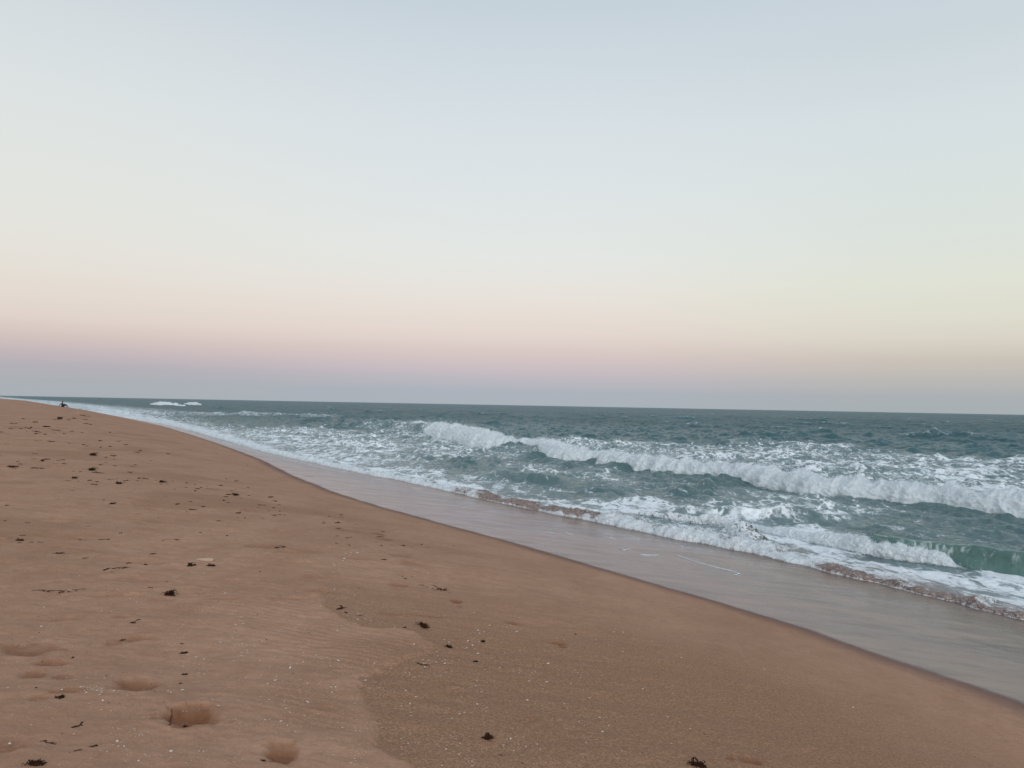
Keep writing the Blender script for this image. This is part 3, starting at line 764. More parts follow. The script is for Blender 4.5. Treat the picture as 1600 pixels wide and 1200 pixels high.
me, pth2 = roll_shell('foam_roller', smallf, small_roll_h, ysplit - 0.2, s1, 0.018, PROF2, 110, 0.22, 131, gapf=lambda X, Y, u: 0.45 * smooth(0.40, 0.8, u), jag=0.25, mist=((0.05, 0.55), (0.12, 0.40)))
under(link('foam_roller', me, MAT_ROLL), sw)
under(link('spray_fringe', roll_shell.mist, MAT_MIST), sw)
sp = under(link('spray', spray_mesh('spray', pth2, 2200, 9, 0.004, 0.010, 0.3, 0.4), MAT_ROLL), sw); sp['kind'] = 'stuff'

# wash running up the sand: low tumbling edge, brown with sand in two stretches
def frontn(Y):
    X = frontc(Y); return X - 0.16 * fbm2(X * 0.9, Y * 0.9, 3, 61) * smooth(120, 30, np.hypot(X, Y)) / CS
wash_h = alongvals([(1900, 1048, .20), (1600, 965, .13), (1480, 937, .115), (1300, 893, .11), (1220, 872, .15), (1150, 857, .20), (1060, 842, .24), (950, 818, .22), (800, 789, .16), (700, 766, .15), (600, 745, .17), (460, 716, .22), (340, 685, .30), (250, 662, .40), (150, 644.5, .3)], 0.1)
def ypx(px, py): return W(px, py, 0.1)[1]
def mudf(X, Y, u):
    a = smooth(ypx(1230, 874), ypx(1330, 900), Y) + smooth(ypx(960, 820), ypx(880, 804), Y) * smooth(ypx(690, 764), ypx(740, 775), Y) * 0.85
    a = a * smooth(0.10, 0.24, u) * smooth(0.80, 0.45, u) * 1.05 + 0.14 * smooth(60, 20, Y)
    return a * (0.85 + 0.8 * fbm2(X * 1.5, Y * 1.5, 3, 99))
PROF3 = [(0.6, -0.4), (0.0, -0.25), (0.0, 0.1), (0.25, 0.38), (0.7, 0.62), (1.3, 0.72), (2.1, 0.60), (3.0, 0.42), (4.2, 0.25), (5.4, -0.35)]
f0, f1 = frontc.range
sh = empty('shore_wash', (4.0, 20.0, 0.1)); tag(sh, 'low tumbling wash of white foam stirred brown with sand, running up the wet beach', 'wave')
me, pth3 = roll_shell('foam_edge', frontn, wash_h, f0, ypx(150, 644.5), 0.014, PROF3, 80, 0.30, 151, mudf=mudf, zbase=lambda x, y: base_z(x + N_SH[0] * 0.1, y + N_SH[1] * 0.1), gapf=lambda X, Y, u: 0.12 + 0.42 * smooth(0.25, 0.7, u), jag=0.6, mist=((0.08, 0.50),))
under(link('foam_edge', me, MAT_WASH), sh)
under(link('spray_fringe', roll_shell.mist, MAT_MIST), sh)
# second tumbling row just behind the wash
row_px = [(1230, 868, .02), (1200, 860, .16), (1170, 849, .24), (1150, 836, .24), (1140, 824, .24), (1110, 815, .22), (1070, 810, .18), (1020, 802, .10), (980, 797, .02)]
rowf = curve([(a, b) for a, b, c in row_px], 0.08); rowh = alongvals(row_px, 0.08)
me, _ = roll_shell('foam_row', rowf, rowh, rowf.range[0], rowf.range[1], 0.018, PROF2, 60, 0.32, 171, gapf=lambda X, Y, u: 0.25 + 0.3 * smooth(0.4, 0.8, u), jag=0.5)
under(link('foam_row', me, MAT_WASH), sh)

# far breaker near the left, and short one beside it
def far_break(pts, label, seed):
    f = curve([(a, b) for a, b, c in pts], 0.0); hf = alongvals(pts)
    me, p_ = roll_shell('foam_roller', f, hf, f.range[0], f.range[1], 0.16, PROF, 40, 0.30, seed, jag=0.5)
    c = f.range[0]
    o = empty('breaking_wave', (float(f(np.array([c]))[0]), c, 0)); tag(o, label, 'wave')
    under(link('foam_roller', me, MAT_ROLL), o)
    s = under(link('spray', spray_mesh('spray', p_, 500, seed, 0.04, 0.09), MAT_ROLL), o); s['kind'] = 'stuff'
far_break([(294, 634.4, 0.2), (280, 634.2, 0.9), (262, 633.8, 1.1), (246, 633.0, 1.4), (234, 632.0, 0.3)], 'distant white breaker far out on the left, just under the horizon', 211)
far_break([(306, 633.4, 0.3), (300, 633.0, 1.2), (293, 632.4, 1.0), (287, 632.0, 0.3)], 'tiny distant whitecap right beside the far breaker', 223)

# thin lines of foam left on the wet sand
def foam_line(pts, wdt, label):
    P = np.array([WT(*p) for p in pts]); d = np.concatenate([[0], np.cumsum(np.hypot(*np.diff(P[:, :2], axis=0).T))])
    n = max(int(d[-1] / 0.015), 8); g = np.linspace(0, d[-1], n)
    x = np.interp(g, d, P[:, 0]); y = np.interp(g, d, P[:, 1])
    x += 0.03 * fbm2(g * 3, g * 0 + P[0, 0], 3, 5); y += 0.03 * fbm2(g * 3, g * 0 + P[0, 1], 3, 6)
    tx, ty = np.gradient(x), np.gradient(y); l = np.hypot(tx, ty) + 1e-9
    w_ = wdt * (0.55 + 0.7 * fbm2(g * 9, g * 0 + 3, 3, 8)); w_ = np.clip(w_, 0.004, None) * np.minimum(1, np.minimum(g, d[-1] - g) / 0.06 + 0.15)
    rows = []
    for a, hz in ((-1, -0.01), (-0.6, 0.6), (0, 1), (0.6, 0.6), (1, -0.01)):
        X = x - ty / l * w_ * a; Y = y + tx / l * w_ * a
        rows.append(np.stack([X, Y, base_z(X, Y) + 0.004 + 0.012 * hz], -1))
    V = np.stack(rows, 1).reshape(-1, 3)
    me = new_mesh('foam_line', V, grid_faces(n, 5), dict(mud=np.full(len(V), .12), gap=np.zeros(len(V))))
    o = link('foam_line', me, MAT_ROLL); tag(o, label, 'foam', 'thin foam lines on the wet sand'); return o
foam_line([(1055, 867), (1085, 878), (1110, 885), (1135, 891), (1157, 897), (1147, 898.5)], 0.011, 'longest thin white foam line on the wet sand, hooked at its right end')
for pts in ([(857, 832), (868, 835)], [(884, 833), (896, 836)], [(966, 855), (974, 860), (984, 858)], [(1000, 867), (1016, 868), (1030, 868)], [(950, 840), (962, 842)]):
    foam_line(pts, 0.007, 'short thin dash of white foam on the wet sand left of the long foam line')

# ------------------------------------------------------------------ ground height with prints (for resting things)
def bvh_of(o):
    from mathutils.bvhtree import BVHTree
    me = o.data; n = len(me.vertices); co = np.empty(n * 3, np.float32); me.vertices.foreach_get('co', co); co = co.reshape(-1, 3)
    return co
_co = bvh_of(sand)
_r = np.hypot(_co[:, 0], _co[:, 1])
_near = _co[_r < 20]
_gx = np.floor(_near[:, 0] / 0.04).astype(int); _gy = np.floor(_near[:, 1] / 0.04).astype(int)
_cell = {}
for _a, _b, _z in zip(_gx.tolist(), _gy.tolist(), _near[:, 2].tolist()):
    _cell[(_a, _b)] = _z
def ground(x, y):
    a, b = int(math.floor(x / 0.04)), int(math.floor(y / 0.04))
    for rr in range(4):
        c = [_cell[(a + i, b + j)] for i in range(-rr, rr + 1) for j in range(-rr, rr + 1) if (a + i, b + j) in _cell]
        if c: return sum(c) / len(c)
    X = np.array([x]); Y = np.array([y]); s, _t = sq(X, Y)
    R = np.hypot(X, Y)
    z = base_z(X, Y) + smooth(-0.5, -4, s) * (0.05 * fbm2(X * 0.16, Y * 0.16, 3, 1) + 0.016 * fbm2(X * 0.7, Y * 0.7, 3, 2) * smooth(400, 60, R))
    return float(z[0])
def on_sand(px, py):
    d = ray(px, py); u = d / d[1]
    p = WT(px, py); y = p[1]
    for _ in range(6):
        z = ground(u[0] * y, y); y2 = (z - EYE) / u[2]; y = 0.5 * y + 0.5 * y2
    return np.array([u[0] * y, y, ground(u[0] * y, y)])

# ------------------------------------------------------------------ seaweed
def tube(path, radii, sides=5):
    path = np.asarray(path, float); n = len(path); V = []; F = []
    T = np.gradient(path, axis=0); T /= np.linalg.norm(T, axis=1)[:, None] + 1e-9
    up = np.array([0, 0, 1.0])
    for i in range(n):
        s = np.cross(T[i], up); s /= np.linalg.norm(s) + 1e-9; q = np.cross(s, T[i])
        for k in range(sides):
            a = 2 * math.pi * k / sides
            V.append(path[i] + radii[i] * (math.cos(a) * s * 1.3 + math.sin(a) * q * 0.75))
    for i in range(n - 1):
        for k in range(sides):
            F.append([i * sides + k, i * sides + (k + 1) % sides, (i + 1) * sides + (k + 1) % sides, (i + 1) * sides + k])
    return V, F
def add(VF, v, f):
    o = len(VF[0]); VF[0].extend(v); VF[1].extend([[i + o for i in q] for q in f])
def strand_path(L, r, curl, x0=0, y0=0, a0=0.0, lift=0.15):
    n = 14; a = a0; p = [np.array([x0, y0, 0.0])]
    c = r.normal() * curl
    for i in range(n):
        a += c / n + r.normal() * 0.22; c += r.normal() * curl * 0.3
        p.append(p[-1] + np.array([math.cos(a), math.sin(a), 0]) * L / n)
    p = np.array(p); p[:, 2] = np.abs(np.sin(np.linspace(0, math.pi * (1 + r.integers(0, 3)), n + 1))) * L * lift * r.random() + 0.02 * L
    return p
def weed_mesh(kind, seed):
    """unit sized (about 1 wide) pieces of weed"""
    r = np.random.default_rng(seed); VF = ([], [])
    if kind == 'clump':
        for i in range(16):
            p = strand_path(r.uniform(0.35, 0.8), r, 2.5, r.normal() * 0.13, r.normal() * 0.13, r.uniform(0, 6.28), 0.35)
            p[:, 2] += 0.06 + 0.10 * r.random()
            p[:, 0] -= 0.0; k = np.linspace(1, 0.25, len(p)) * r.uniform(0.030, 0.065)
            add(VF, *tube(p, k))
        for i in range(14):       # blades
            p = strand_path(r.uniform(0.2, 0.4), r, 2.0, r.normal() * 0.18, r.normal() * 0.16, r.uniform(0, 6.28), 0.4); p[:, 2] += 0.05
            k = np.sin(np.linspace(0.25, math.pi, len(p))) * r.uniform(0.05, 0.085) + 0.006
            add(VF, *tube(p, k, 4))
    elif kind == 'strand':
        p = strand_path(1.0, r, 1.0, -0.5, 0, 0, 0.12); k = (0.03 + 0.03 * np.abs(np.sin(np.linspace(0.3, 5, len(p))))) * np.linspace(1.2, 0.5, len(p))
        add(VF, *tube(p, k))
        for i in range(7):
            j = r.integers(1, len(p) - 2); q = strand_path(r.uniform(0.1, 0.25), r, 1.5, p[j, 0], p[j, 1], r.uniform(0, 6.28), 0.3)
            add(VF, *tube(q, np.linspace(0.03, 0.012, len(q))))
    elif kind == 'thread':
        p = strand_path(1.0, r, 0.7, -0.5, 0, 0, 0.03); j = 0
        while j < 12:
            q = p[j:j + 4]; g = np.linspace(0, len(q) - 1, 7); q = np.stack([np.interp(g, np.arange(len(q)), q[:, c]) for c in range(3)], 1)
            q[:, 1] += r.normal() * 0.012 + 0.006 * r.normal(size=7); add(VF, *tube(q, np.abs(r.normal(size=7)) * 0.006 + 0.006))
            j += r.integers(3, 5)
        for i in range(7):
            j = r.integers(1, len(p) - 2); q = strand_path(r.uniform(0.04, 0.10), r, 1.5, p[j, 0], p[j, 1], r.uniform(0, 6.28), 0.3)
            add(VF, *tube(q, np.linspace(0.013, 0.006, len(q))))
    elif kind == 'branch':
        p = strand_path(0.9, r, 0.5, -0.35, 0, 0.3, 0.1); add(VF, *tube(p, np.linspace(0.035, 0.012, len(p))))
        for i in range(4):
            j = r.integers(4, len(p) - 2); q = strand_path(r.uniform(0.2, 0.35), r, 0.8, p[j, 0], p[j, 1], r.uniform(-0.6, 0.9), 0.15)
            add(VF, *tube(q, np.linspace(0.02, 0.008, len(q))))
        for i in range(9):
            q = strand_path(r.uniform(0.15, 0.3), r, 2.5, -0.38 + r.normal() * 0.05, r.normal() * 0.05, r.uniform(0, 6.28), 0.4)
            add(VF, *tube(q, np.linspace(0.05, 0.02, len(q))))
    elif kind == 'lump':
        for i in range(30):
            p = strand_path(r.uniform(0.35, 0.75), r, 3.0, r.normal() * 0.17 - 0.05, r.normal() * 0.09, r.uniform(0, 6.28), 0.5)
            p[:, 2] += 0.03 + 0.14 * r.random(); add(VF, *tube(p, np.linspace(0.055, 0.012, len(p))))
    else:                                                     # scrap
        for i in range(4):
            p = strand_path(r.uniform(0.4, 0.9), r, 1.5, r.normal() * 0.1 - 0.2, r.normal() * 0.08, r.normal() * 0.6, 0.2)
            add(VF, *tube(p, np.linspace(0.08, 0.03, len(p))))
    V = np.array(VF[0]); V[:, :2] -= (V[:, :2].max(0) + V[:, :2].min(0)) / 2
    V[:, :2] /= max(V[:, 0].max() - V[:, 0].min(), 1.0 * (V[:, 1].max() - V[:, 1].min()), 0.75)
    return new_mesh(kind + '_of_seaweed', V, np.array(VF[1]))
PROT = {k: [weed_mesh(k, 300 + i * 7 + len(k)) for i in range(n)] for k, n in (('clump', 6), ('strand', 6), ('thread', 5), ('branch', 3), ('lump', 3), ('scrap', 10))}
_mc = {}
def weed_inst(kind, mat, idx):
    me = PROT[kind][idx % len(PROT[kind])]
    key = (me.name, mat.name)
    if key not in _mc:
        q = me.copy(); q.materials.clear(); q.materials.append(mat); _mc[key] = q
    return _mc[key]
def place_weed(px, py, wpx, kind, mat=None, label=None, group=None, rot=None, flat=1.0, asp=None):
    p = on_sand(px, py); dist = math.hypot(p[0], p[1]); size = wpx * dist / FPX * 1.10
    o = link('seaweed_' + kind if kind != 'lump' else 'kelp_lump', weed_inst(kind, mat or MAT_KELP, random.randrange(99)))
    o.location = (p[0], p[1], p[2] - 0.004)
    az_ = -math.atan2(p[0], p[1])
    o.rotation_euler = (0, 0, az_ + (random.uniform(-0.35, 0.35) if rot is None else rot))
    o.scale = (size, size * (asp or random.uniform(0.6, 1.1)) * (0.5 if kind == 'strand' and py < 760 else 1), size * flat * random.uniform(0.7, 1.1) * (0.6 if kind == 'strand' else 1))
    tag(o, label, 'seaweed', group); return o
big = [
    (147, 712, 14, 'clump', 'dark seaweed heap standing alone on the upper sand, thickest of the far ones'),
    (145, 735, 14, 'clump', 'dark seaweed clump just below the lone heap, flat scrap beside it'),
    (99, 751, 16, 'strand', 'flat dark seaweed strip left of the wide weed cluster on the left sand'),
    (116, 748, 8, 'clump', 'small dark seaweed knot above the right end of the flat strip, left sand'),
    (176, 749, 13, 'strand', 'dark seaweed strip forming the left end of the wide weed cluster'),
    (197, 751, 14, 'strand', 'dark seaweed strip forming the right end of the wide weed cluster'),
    (185, 756, 9, 'clump', 'dark seaweed knot at the lower middle of the wide weed cluster'),
    (254, 754, 11, 'clump', 'dark seaweed clump right of the wide weed cluster, on the drift line'),
    (329, 764, 22, 'thread', 'long thin dark seaweed strand lying along the drift line, thick at its left end'),
    (367, 774, 12, 'clump', 'dark seaweed clump right of the long strand on the drift line'),
    (265, 843, 19, 'strand', 'arched dark seaweed piece in the middle of the sand, left one of two'),
    (352, 838, 20, 'strand', 'slanting dark seaweed piece in the middle of the sand, right one of two'),
    (30, 845, 10, 'clump', 'dark seaweed clump near the left edge of the picture'),
    (406, 789, 16, 'strand', 'straight dark seaweed stick lying above a shorter one by the smooth sand'),
    (401, 793, 8, 'scrap', 'short dark seaweed scrap just below the straight stick'),
    (440, 854, 21, 'strand', 'flat dark seaweed strip on the middle of the sand, below two short sticks'),
    (527, 804, 15, 'strand', 'thin dark seaweed strand near the wet slope, above a small black scrap'),
    (597, 831, 13, 'strand', 'small black seaweed piece nearest the edge of the wet slope'),
    (180, 889, 34, 'branch', 'branched dark seaweed sprig with a thick left end and thin twigs to the right'),
    (176, 894, 7, 'scrap', 'small dark flake under the branched seaweed sprig'),
    (227, 883, 6, 'lump', 'small round black lump right of the branched seaweed sprig'),
    (268, 930, 24, 'clump', 'ragged dark seaweed clump below the pale driftwood'),
    (299, 884, 12, 'clump', 'dark seaweed bits at the left tip of the driftwood'),
    (329, 885, 12, 'clump', 'loose dark seaweed tangle directly under the pale driftwood'),
    (329, 920, 10, 'strand', 'short slanting dark seaweed piece below and right of the pale driftwood'),
    (208, 940, 14, 'strand', 'pair of thin dark seaweed threads above the shallow print on the left'),
    (92, 922, 50, 'thread', 'long broken thread of dark seaweed lying level on the left sand'),
    (213, 971, 20, 'branch', 'small branched dark seaweed at the tip of a shallow print'),
    (192, 999, 9, 'scrap', 'tiny dark seaweed curl between two halves of a shallow print'),
    (287, 1020, 12, 'clump', 'small dark seaweed tuft above the curved strand on the left foreground'),
    (276, 1047, 24, 'thread', 'curved thin dark seaweed strand running down to a knot in the left foreground'),
    (288, 1054, 9, 'clump', 'dark seaweed knot at the lower end of the curved strand'),
    (282, 1068, 7, 'clump', 'small dark seaweed tuft hanging below the knot, above the deep footprint'),
    (92, 1090, 13, 'clump', 'dense dark seaweed tuft left of the round footprint in the foreground'),
    (110, 1093, 8, 'scrap', 'thin dark scrap right beside the dense seaweed tuft in the foreground'),
    (22, 1094, 19, 'strand', 'dark seaweed strand near the left edge in the foreground'),
    (122, 1132, 18, 'strand', 'short flat dark seaweed strand in the lower left foreground'),
    (75, 1160, 24, 'branch', 'branched dark seaweed in the lower left foreground, above a row of threads'),
    (145, 1167, 12, 'clump', 'small crumpled dark seaweed tuft at the lower left'),
    (105, 1177, 34, 'thread', 'line of thin dark seaweed threads at the lower left'),
    (54, 1195, 26, 'clump', 'dark seaweed clump cut by the bottom edge at the lower left'),
    (289, 1136, 8, 'clump', 'tiny black seaweed curl lying in the deepest footprint'),
    (531, 949, 23, 'strand', 'black seaweed strip at the upper tip of the smooth rippled sand'),
    (661, 980, 21, 'clump', 'thick black kelp lump, largest dark piece on the sand in the middle foreground'),
    (633, 981, 8, 'clump', 'small black seaweed scrap left of the thick black kelp lump'),
    (707, 997, 16, 'strand', 'black seaweed strip right of the thick black kelp lump'),
    (704, 1003, 8, 'scrap', 'small black scrap just under the black seaweed strip'),
    (701, 1012, 13, 'clump', 'small black seaweed tuft below the strip, right of the rippled sand tip'),
    (657, 1037, 26, 'strand', 'long black seaweed strip lying on the lower edge of the rippled sand'),
    (754, 1003, 8, 'lump', 'small black lump, upper one of three right of the rippled sand'),
    (762, 1022, 6, 'lump', 'small black lump, middle one of three right of the rippled sand'),
    (743, 1034, 8, 'lump', 'small black lump, lowest one of three right of the rippled sand'),
    (764, 1154, 21, 'clump', 'loose open tangle of dark seaweed in the middle foreground'),
    (782, 1180, 7, 'lump', 'small dark lump below the open seaweed tangle'),
    (476, 1103, 8, 'scrap', 'small black seaweed chip with a thin tail on the centre left foreground'),
    (436, 1115, 8, 'scrap', 'small brown seaweed chip above the round footprint at the bottom'),
    (630, 1099, 7, 'scrap', 'small dark curl on the coarse sand at the centre foreground'),
    (617, 1196, 8, 'strand', 'small dark curl at the bottom edge, left of centre'),
    (410, 1189, 9, 'clump', 'small black seaweed tuft left of the round footprint at the bottom'),
    (676, 917, 42, 'thread', 'long thin brown seaweed line near the middle of the sand'),
    (1014, 1011, 5, 'scrap', 'lone small black chip on the smooth sand right of centre'),
    (1174, 985, 9, 'strand', 'lone thin dark stick near the wet edge on the right'),
    (1100, 1148, 5, 'lump', 'lone small dark pebble like lump above the big clump at the bottom'),
    (1088, 1199, 27, 'clump', 'big black seaweed clump cut by the bottom edge right of centre'),
    (899, 991, 4, 'lump', 'tiny black lump right of the reddish scar in the sand'),
]
for px, py, wp, kd, lab in big:
    brownish = 'brown' in lab
    fl_ = 1.0 if kd in ('clump', 'lump') else 0.7
    rot = {352: -0.9, 265: 0.35, 329: -0.1, 180: 0.55, 276: -0.9, 661: -0.45, 676: -0.5, 105: 0.5, 75: -0.5, 213: 0.7}.get(px)
    asp = 0.55 if px in (661,) else (1.3 if kd == 'lump' and wp > 20 else None)
    place_weed(px, py, wp * 1.05, kd, MAT_BROWN if brownish else MAT_KELP, lab, None, rot, fl_, asp)
small = [(152, 739, 14), (224, 747, 8), (239, 750, 12), (353, 748, 5), (370, 751, 10), (66, 720, 10), (99, 719, 11), (86, 725, 8), (219, 704, 5), (214, 707, 8), (184, 690, 6), (196, 695, 6), (157, 689, 7), (172, 698, 6), (157, 699, 7),
         (72, 667, 12), (100, 670, 9), (136, 650.5, 9), (128, 649, 7), (93, 655, 14), (116, 654, 8), (87, 656, 6), (71, 679, 6), (85, 677, 4), (52, 674, 5), (56, 675, 5), (63, 676, 4), (206, 729, 9), (234, 720, 6), (178, 718, 5), (176, 712, 8), (19, 729, 12), (22, 732, 5), (57, 732, 18),
         (11, 694, 5), (11, 790, 7), (7, 814, 6), (43, 817, 6), (91, 781, 5), (109, 766, 10), (175, 787, 12), (170, 792, 5), (172, 676, 7), (301, 796, 10), (277, 788, 8), (210, 765, 4), (260, 775, 4), (161, 843, 17), (188, 833, 7), (137, 822, 10), (375, 801, 8),
         (422, 777, 10), (431, 772, 3), (430, 783, 9), (424, 804, 5), (385, 801, 9), (372, 802, 8), (374, 813, 4), (371, 809, 9), (348, 813, 5), (340, 814, 8), (521, 808, 5), (527, 817, 16), (546, 840, 12), (566, 840, 9), (526, 849, 7), (541, 851, 13), (587, 847, 4),
         (642, 856, 9), (625, 865, 7), (641, 900, 8), (658, 914, 8), (690, 921, 16), (303, 879, 5), (162, 843, 15), (261, 909, 6), (235, 893, 10), (202, 880, 8), (217, 968, 7), (144, 879, 8), (285, 1005, 8), (95, 1146, 12), (381, 1097, 7), (314, 1103, 3), (354, 962, 5), (399, 1098, 4),
         (604, 968, 4), (566, 965, 5), (769, 990, 4), (816, 1192, 7), (910, 1197, 6), (851, 1069, 3), (862, 1072, 5), (881, 1107, 5), (690, 1178, 7), (309, 764, 8), (303, 761, 6), (269, 752, 3), (218, 747, 6), (147, 757, 8), (122, 752, 4), (165, 729, 5), (180, 728, 6), (126, 737, 5), (30, 848, 5), (45, 848, 8), (100, 725, 8),
         (38, 836, 6), (33, 836, 6), (92, 865, 14), (103, 865, 8), (135, 871, 12), (105, 876, 5), (60, 1180, 10), (10, 816, 4), (62, 847, 6), (125, 844, 5), (90, 719, 6), (52, 717, 5), (72, 718, 8), (30, 717, 4), (31, 725, 4), (350, 782, 6), (357, 773, 9), (415, 794, 4),
         (60, 689, 9), (80, 690, 8), (33, 670, 5), (40, 668, 6), (128, 676, 5), (112, 674, 6), (100, 678, 5), (108, 693, 4), (130, 695, 6), (135, 697, 5), (188, 688, 3), (262, 709, 7), (338, 709, 3), (386, 727, 4), (246, 808, 5), (212, 804, 3), (292, 800, 3), (316, 792, 10), (361, 767, 5), (313, 832, 5), (376, 840, 3),
         (238, 866, 8), (255, 845, 5), (166, 867, 5), (188, 871, 3), (199, 882, 5), (235, 918, 10), (201, 953, 5), (148, 962, 5), (213, 932, 5), (520, 936, 6), (526, 940, 5), (540, 957, 10), (560, 962, 12), (580, 981, 5), (666, 945, 3), (693, 957, 5), (734, 960, 3), (740, 962, 4), (745, 970, 4), (757, 1041, 6), (763, 1044, 5), (667, 1022, 4), (647, 1030, 3), (621, 1063, 4), (650, 1048, 4),
         (832, 982, 5), (844, 985, 5), (836, 1017, 3), (930, 1002, 3), (902, 1004, 3), (995, 1022, 3), (1005, 1018, 3), (858, 1098, 4), (874, 1112, 3), (916, 1102, 3), (924, 1163, 4), (909, 1168, 6), (914, 1141, 5), (804, 1159, 4), (666, 1159, 5), (735, 1156, 6), (690, 1177, 8), (1431, 1085, 3), (1437, 1087, 3), (1439, 1096, 2.5), (1420, 1074, 2.5), (1531, 1127, 3), (1225, 1003, 3), (1384, 1173, 4), (709, 853, 4), (690, 850, 3), (705, 852, 3), (578, 864, 8), (600, 875, 10), (549, 858, 3), (500, 827, 6), (516, 871, 6)]
trail = [(40, 672), (90, 668), (130, 652), (60, 720), (150, 735), (200, 752), (300, 762), (380, 776), (430, 800), (470, 815), (530, 812), (545, 842), (600, 838), (640, 862), (640, 900), (690, 925), (725, 948), (745, 968)]
for k in range(150):
    q = trail[random.randrange(len(trail))]
    xx = q[0] + random.gauss(0, 34 if q[1] < 760 else 22); yy = q[1] + random.gauss(0, 8 if q[1] < 760 else 9)
    if yy > 640 + max(0, (xx - 130)) * 0.24 + 12: small.append((xx, yy, random.uniform(3, 8)))
def where_weed(px, py):
    if py < 682: return 'on the pitted sand high up the beach'
    if py < 712: return 'above the thick far seaweed heap'
    if py < 745: return 'on the far sand around the thick seaweed heap'
    if py < 778: return 'in the drift line across the upper sand'
    if py < 870 and px < 330: return 'on the plain sand left of the arched seaweed piece'
    if py < 830 and px < 470: return 'below the drift line near the straight stick'
    if py < 925 and px < 480: return 'around the branched sprig and the driftwood'
    if py < 925: return 'near the pale edge of the wet slope'
    if px < 420: return 'in the lower left foreground by the footprints'
    if px < 700: return 'at the edge of the rippled sand patch'
    if px < 1020: return 'on the coarse shelly sand in the foreground'
    return 'on the bare smooth sand at the lower right'
for px, py, wp in small:
    kd = 'strand' if wp >= 9 and random.random() < 0.6 else 'scrap'
    gp = 'small seaweed scraps scattered over the sand'
    dk = random.random() < 0.6
    place_weed(px, py, wp, kd, MAT_KELP if dk else MAT_BROWN, ('black' if dk else 'brown') + (' seaweed strand ' if kd == 'strand' else ' seaweed scrap ') + where_weed(px, py), gp)

# driftwood: a tapered pale plank end
def driftwood():
    p = on_sand(319, 875); dist = math.hypot(p[0], p[1]); Ls = 29 * dist / FPX
    n = 16; V = []; F = []
    prof = [(-0.5, 0.02), (-0.42, 0.07), (-0.25, 0.11), (0.0, 0.15), (0.2, 0.17), (0.38, 0.15), (0.47, 0.11), (0.5, 0.05)]
    g = np.linspace(-0.5, 0.5, n); hw = np.interp(g, [a for a, b in prof], [b for a, b in prof])
    for i in range(n):
        for k, (a, b) in enumerate(((-1, 0.0), (-0.9, 0.07), (-0.2, 0.10), (0.6, 0.095), (1, 0.05), (1, 0.0))):
            j = 1 + 0.12 * math.sin(i * 2.3 + k)
            V.append((g[i] * Ls, a * hw[i] * Ls * j, (b * j * (hw[i] / 0.17)) * Ls))
    for i in range(n - 1):
        for k in range(5): F.append([i * 6 + k, i * 6 + k + 1, (i + 1) * 6 + k + 1, (i + 1) * 6 + k])
        F.append([i * 6 + 5, i * 6, (i + 1) * 6, (i + 1) * 6 + 5])
    o = link('driftwood', new_mesh('driftwood', np.array(V), np.array(F)), MAT_WOOD)
    o.location = (p[0], p[1], p[2] + 0.006); o.rotation_euler = (0.22, 0, -math.atan2(p[0], p[1]) - 0.45)
    tag(o, 'pale tan flat piece of driftwood, pointed at the left, lying among dark seaweed', 'driftwood')
driftwood()
def twig():
    a = on_sand(268, 1109); b = on_sand(265.5, 1135)
    pts = [a + (b - a) * t for t in np.linspace(0, 1, 9)]
    pts = [np.array([q[0] + 0.004 * math.sin(i * 1.3), q[1], ground(q[0], q[1]) + 0.006]) for i, q in enumerate(pts)]
    V, F = tube(np.array(pts) - a, np.linspace(0.0022, 0.0035, 9))
    o = link('twig', new_mesh('twig', np.array(V), np.array(F)), MAT_TWIG); o.location = a
    tag(o, 'thin straight red brown twig lying across the left side of the deepest footprint', 'twig')
twig()

# ------------------------------------------------------------------ shells
def flake(seed):
    r = np.random.default_rng(seed); n = 7
    a = np.sort(r.uniform(0, 6.28, n)); rad = r.uniform(0.55, 1.0, n); e = r.uniform(0.5, 0.9)
    V = [(0, 0, 0.42)] + [(math.cos(t) * q * 0.5, math.sin(t) * q * 0.5 * e, 0.12 + 0.1 * r.random()) for t, q in zip(a, rad)] + [(math.cos(t) * q * 0.5, math.sin(t) * q * 0.5 * e, -0.1) for t, q in zip(a, rad)]
    T = [[0, 1 + i, 1 + (i + 1) % n] for i in range(n)]
    for i in range(n):
        j = (i + 1) % n; T += [[1 + i, 1 + n + i, 1 + n + j], [1 + i, 1 + n + j, 1 + j]]
    return np.array(V), np.array(T)
FL = [flake(500 + i) for i in range(8)]
FLM = []
for v, f in FL:
    q = new_mesh('shell', v, f, None, False); q.materials.append(MAT_SHELL); FLM.append(q)
# where shell grit gathers: centre px, spread px, weight
clus = [(475, 1040, 70, 30, 5), (520, 1120, 60, 40, 6), (330, 1020, 60, 30, 3), (290, 1170, 70, 30, 4), (395, 1060, 60, 40, 4), (690, 1160, 80, 40, 6), (780, 1050, 60, 40, 6), (880, 1100, 60, 40, 6), (950, 1140, 70, 30, 3),
        (560, 965, 40, 10, 3), (535, 868, 20, 8, 1.5), (530, 890, 25, 25, 2), (100, 1040, 80, 60, 2), (30, 1080, 40, 20, 1.2), (150, 1082, 14, 4, 0.8), (750, 990, 50, 20, 2.5), (150, 880, 140, 50, 2.2), (260, 960, 120, 40, 2.2), (660, 1030, 30, 10, 2),
        (900, 1010, 70, 30, 2.0), (400, 1180, 150, 30, 3), (640, 1090, 60, 40, 4), (850, 1170, 90, 40, 3), (1000, 1060, 120, 60, 1.4), (1140, 1170, 80, 30, 0.8), (230, 1150, 30, 40, 1), (370, 830, 100, 40, 1), (800, 1000, 200, 120, 2), (260, 1040, 220, 120, 4), (1350, 1120, 150, 60, 0.5), (720, 1130, 120, 60, 5)]
wts = np.array([c[4] for c in clus]); wts = wts / wts.sum()
r = np.random.default_rng(77)
pts = []
Yg = None
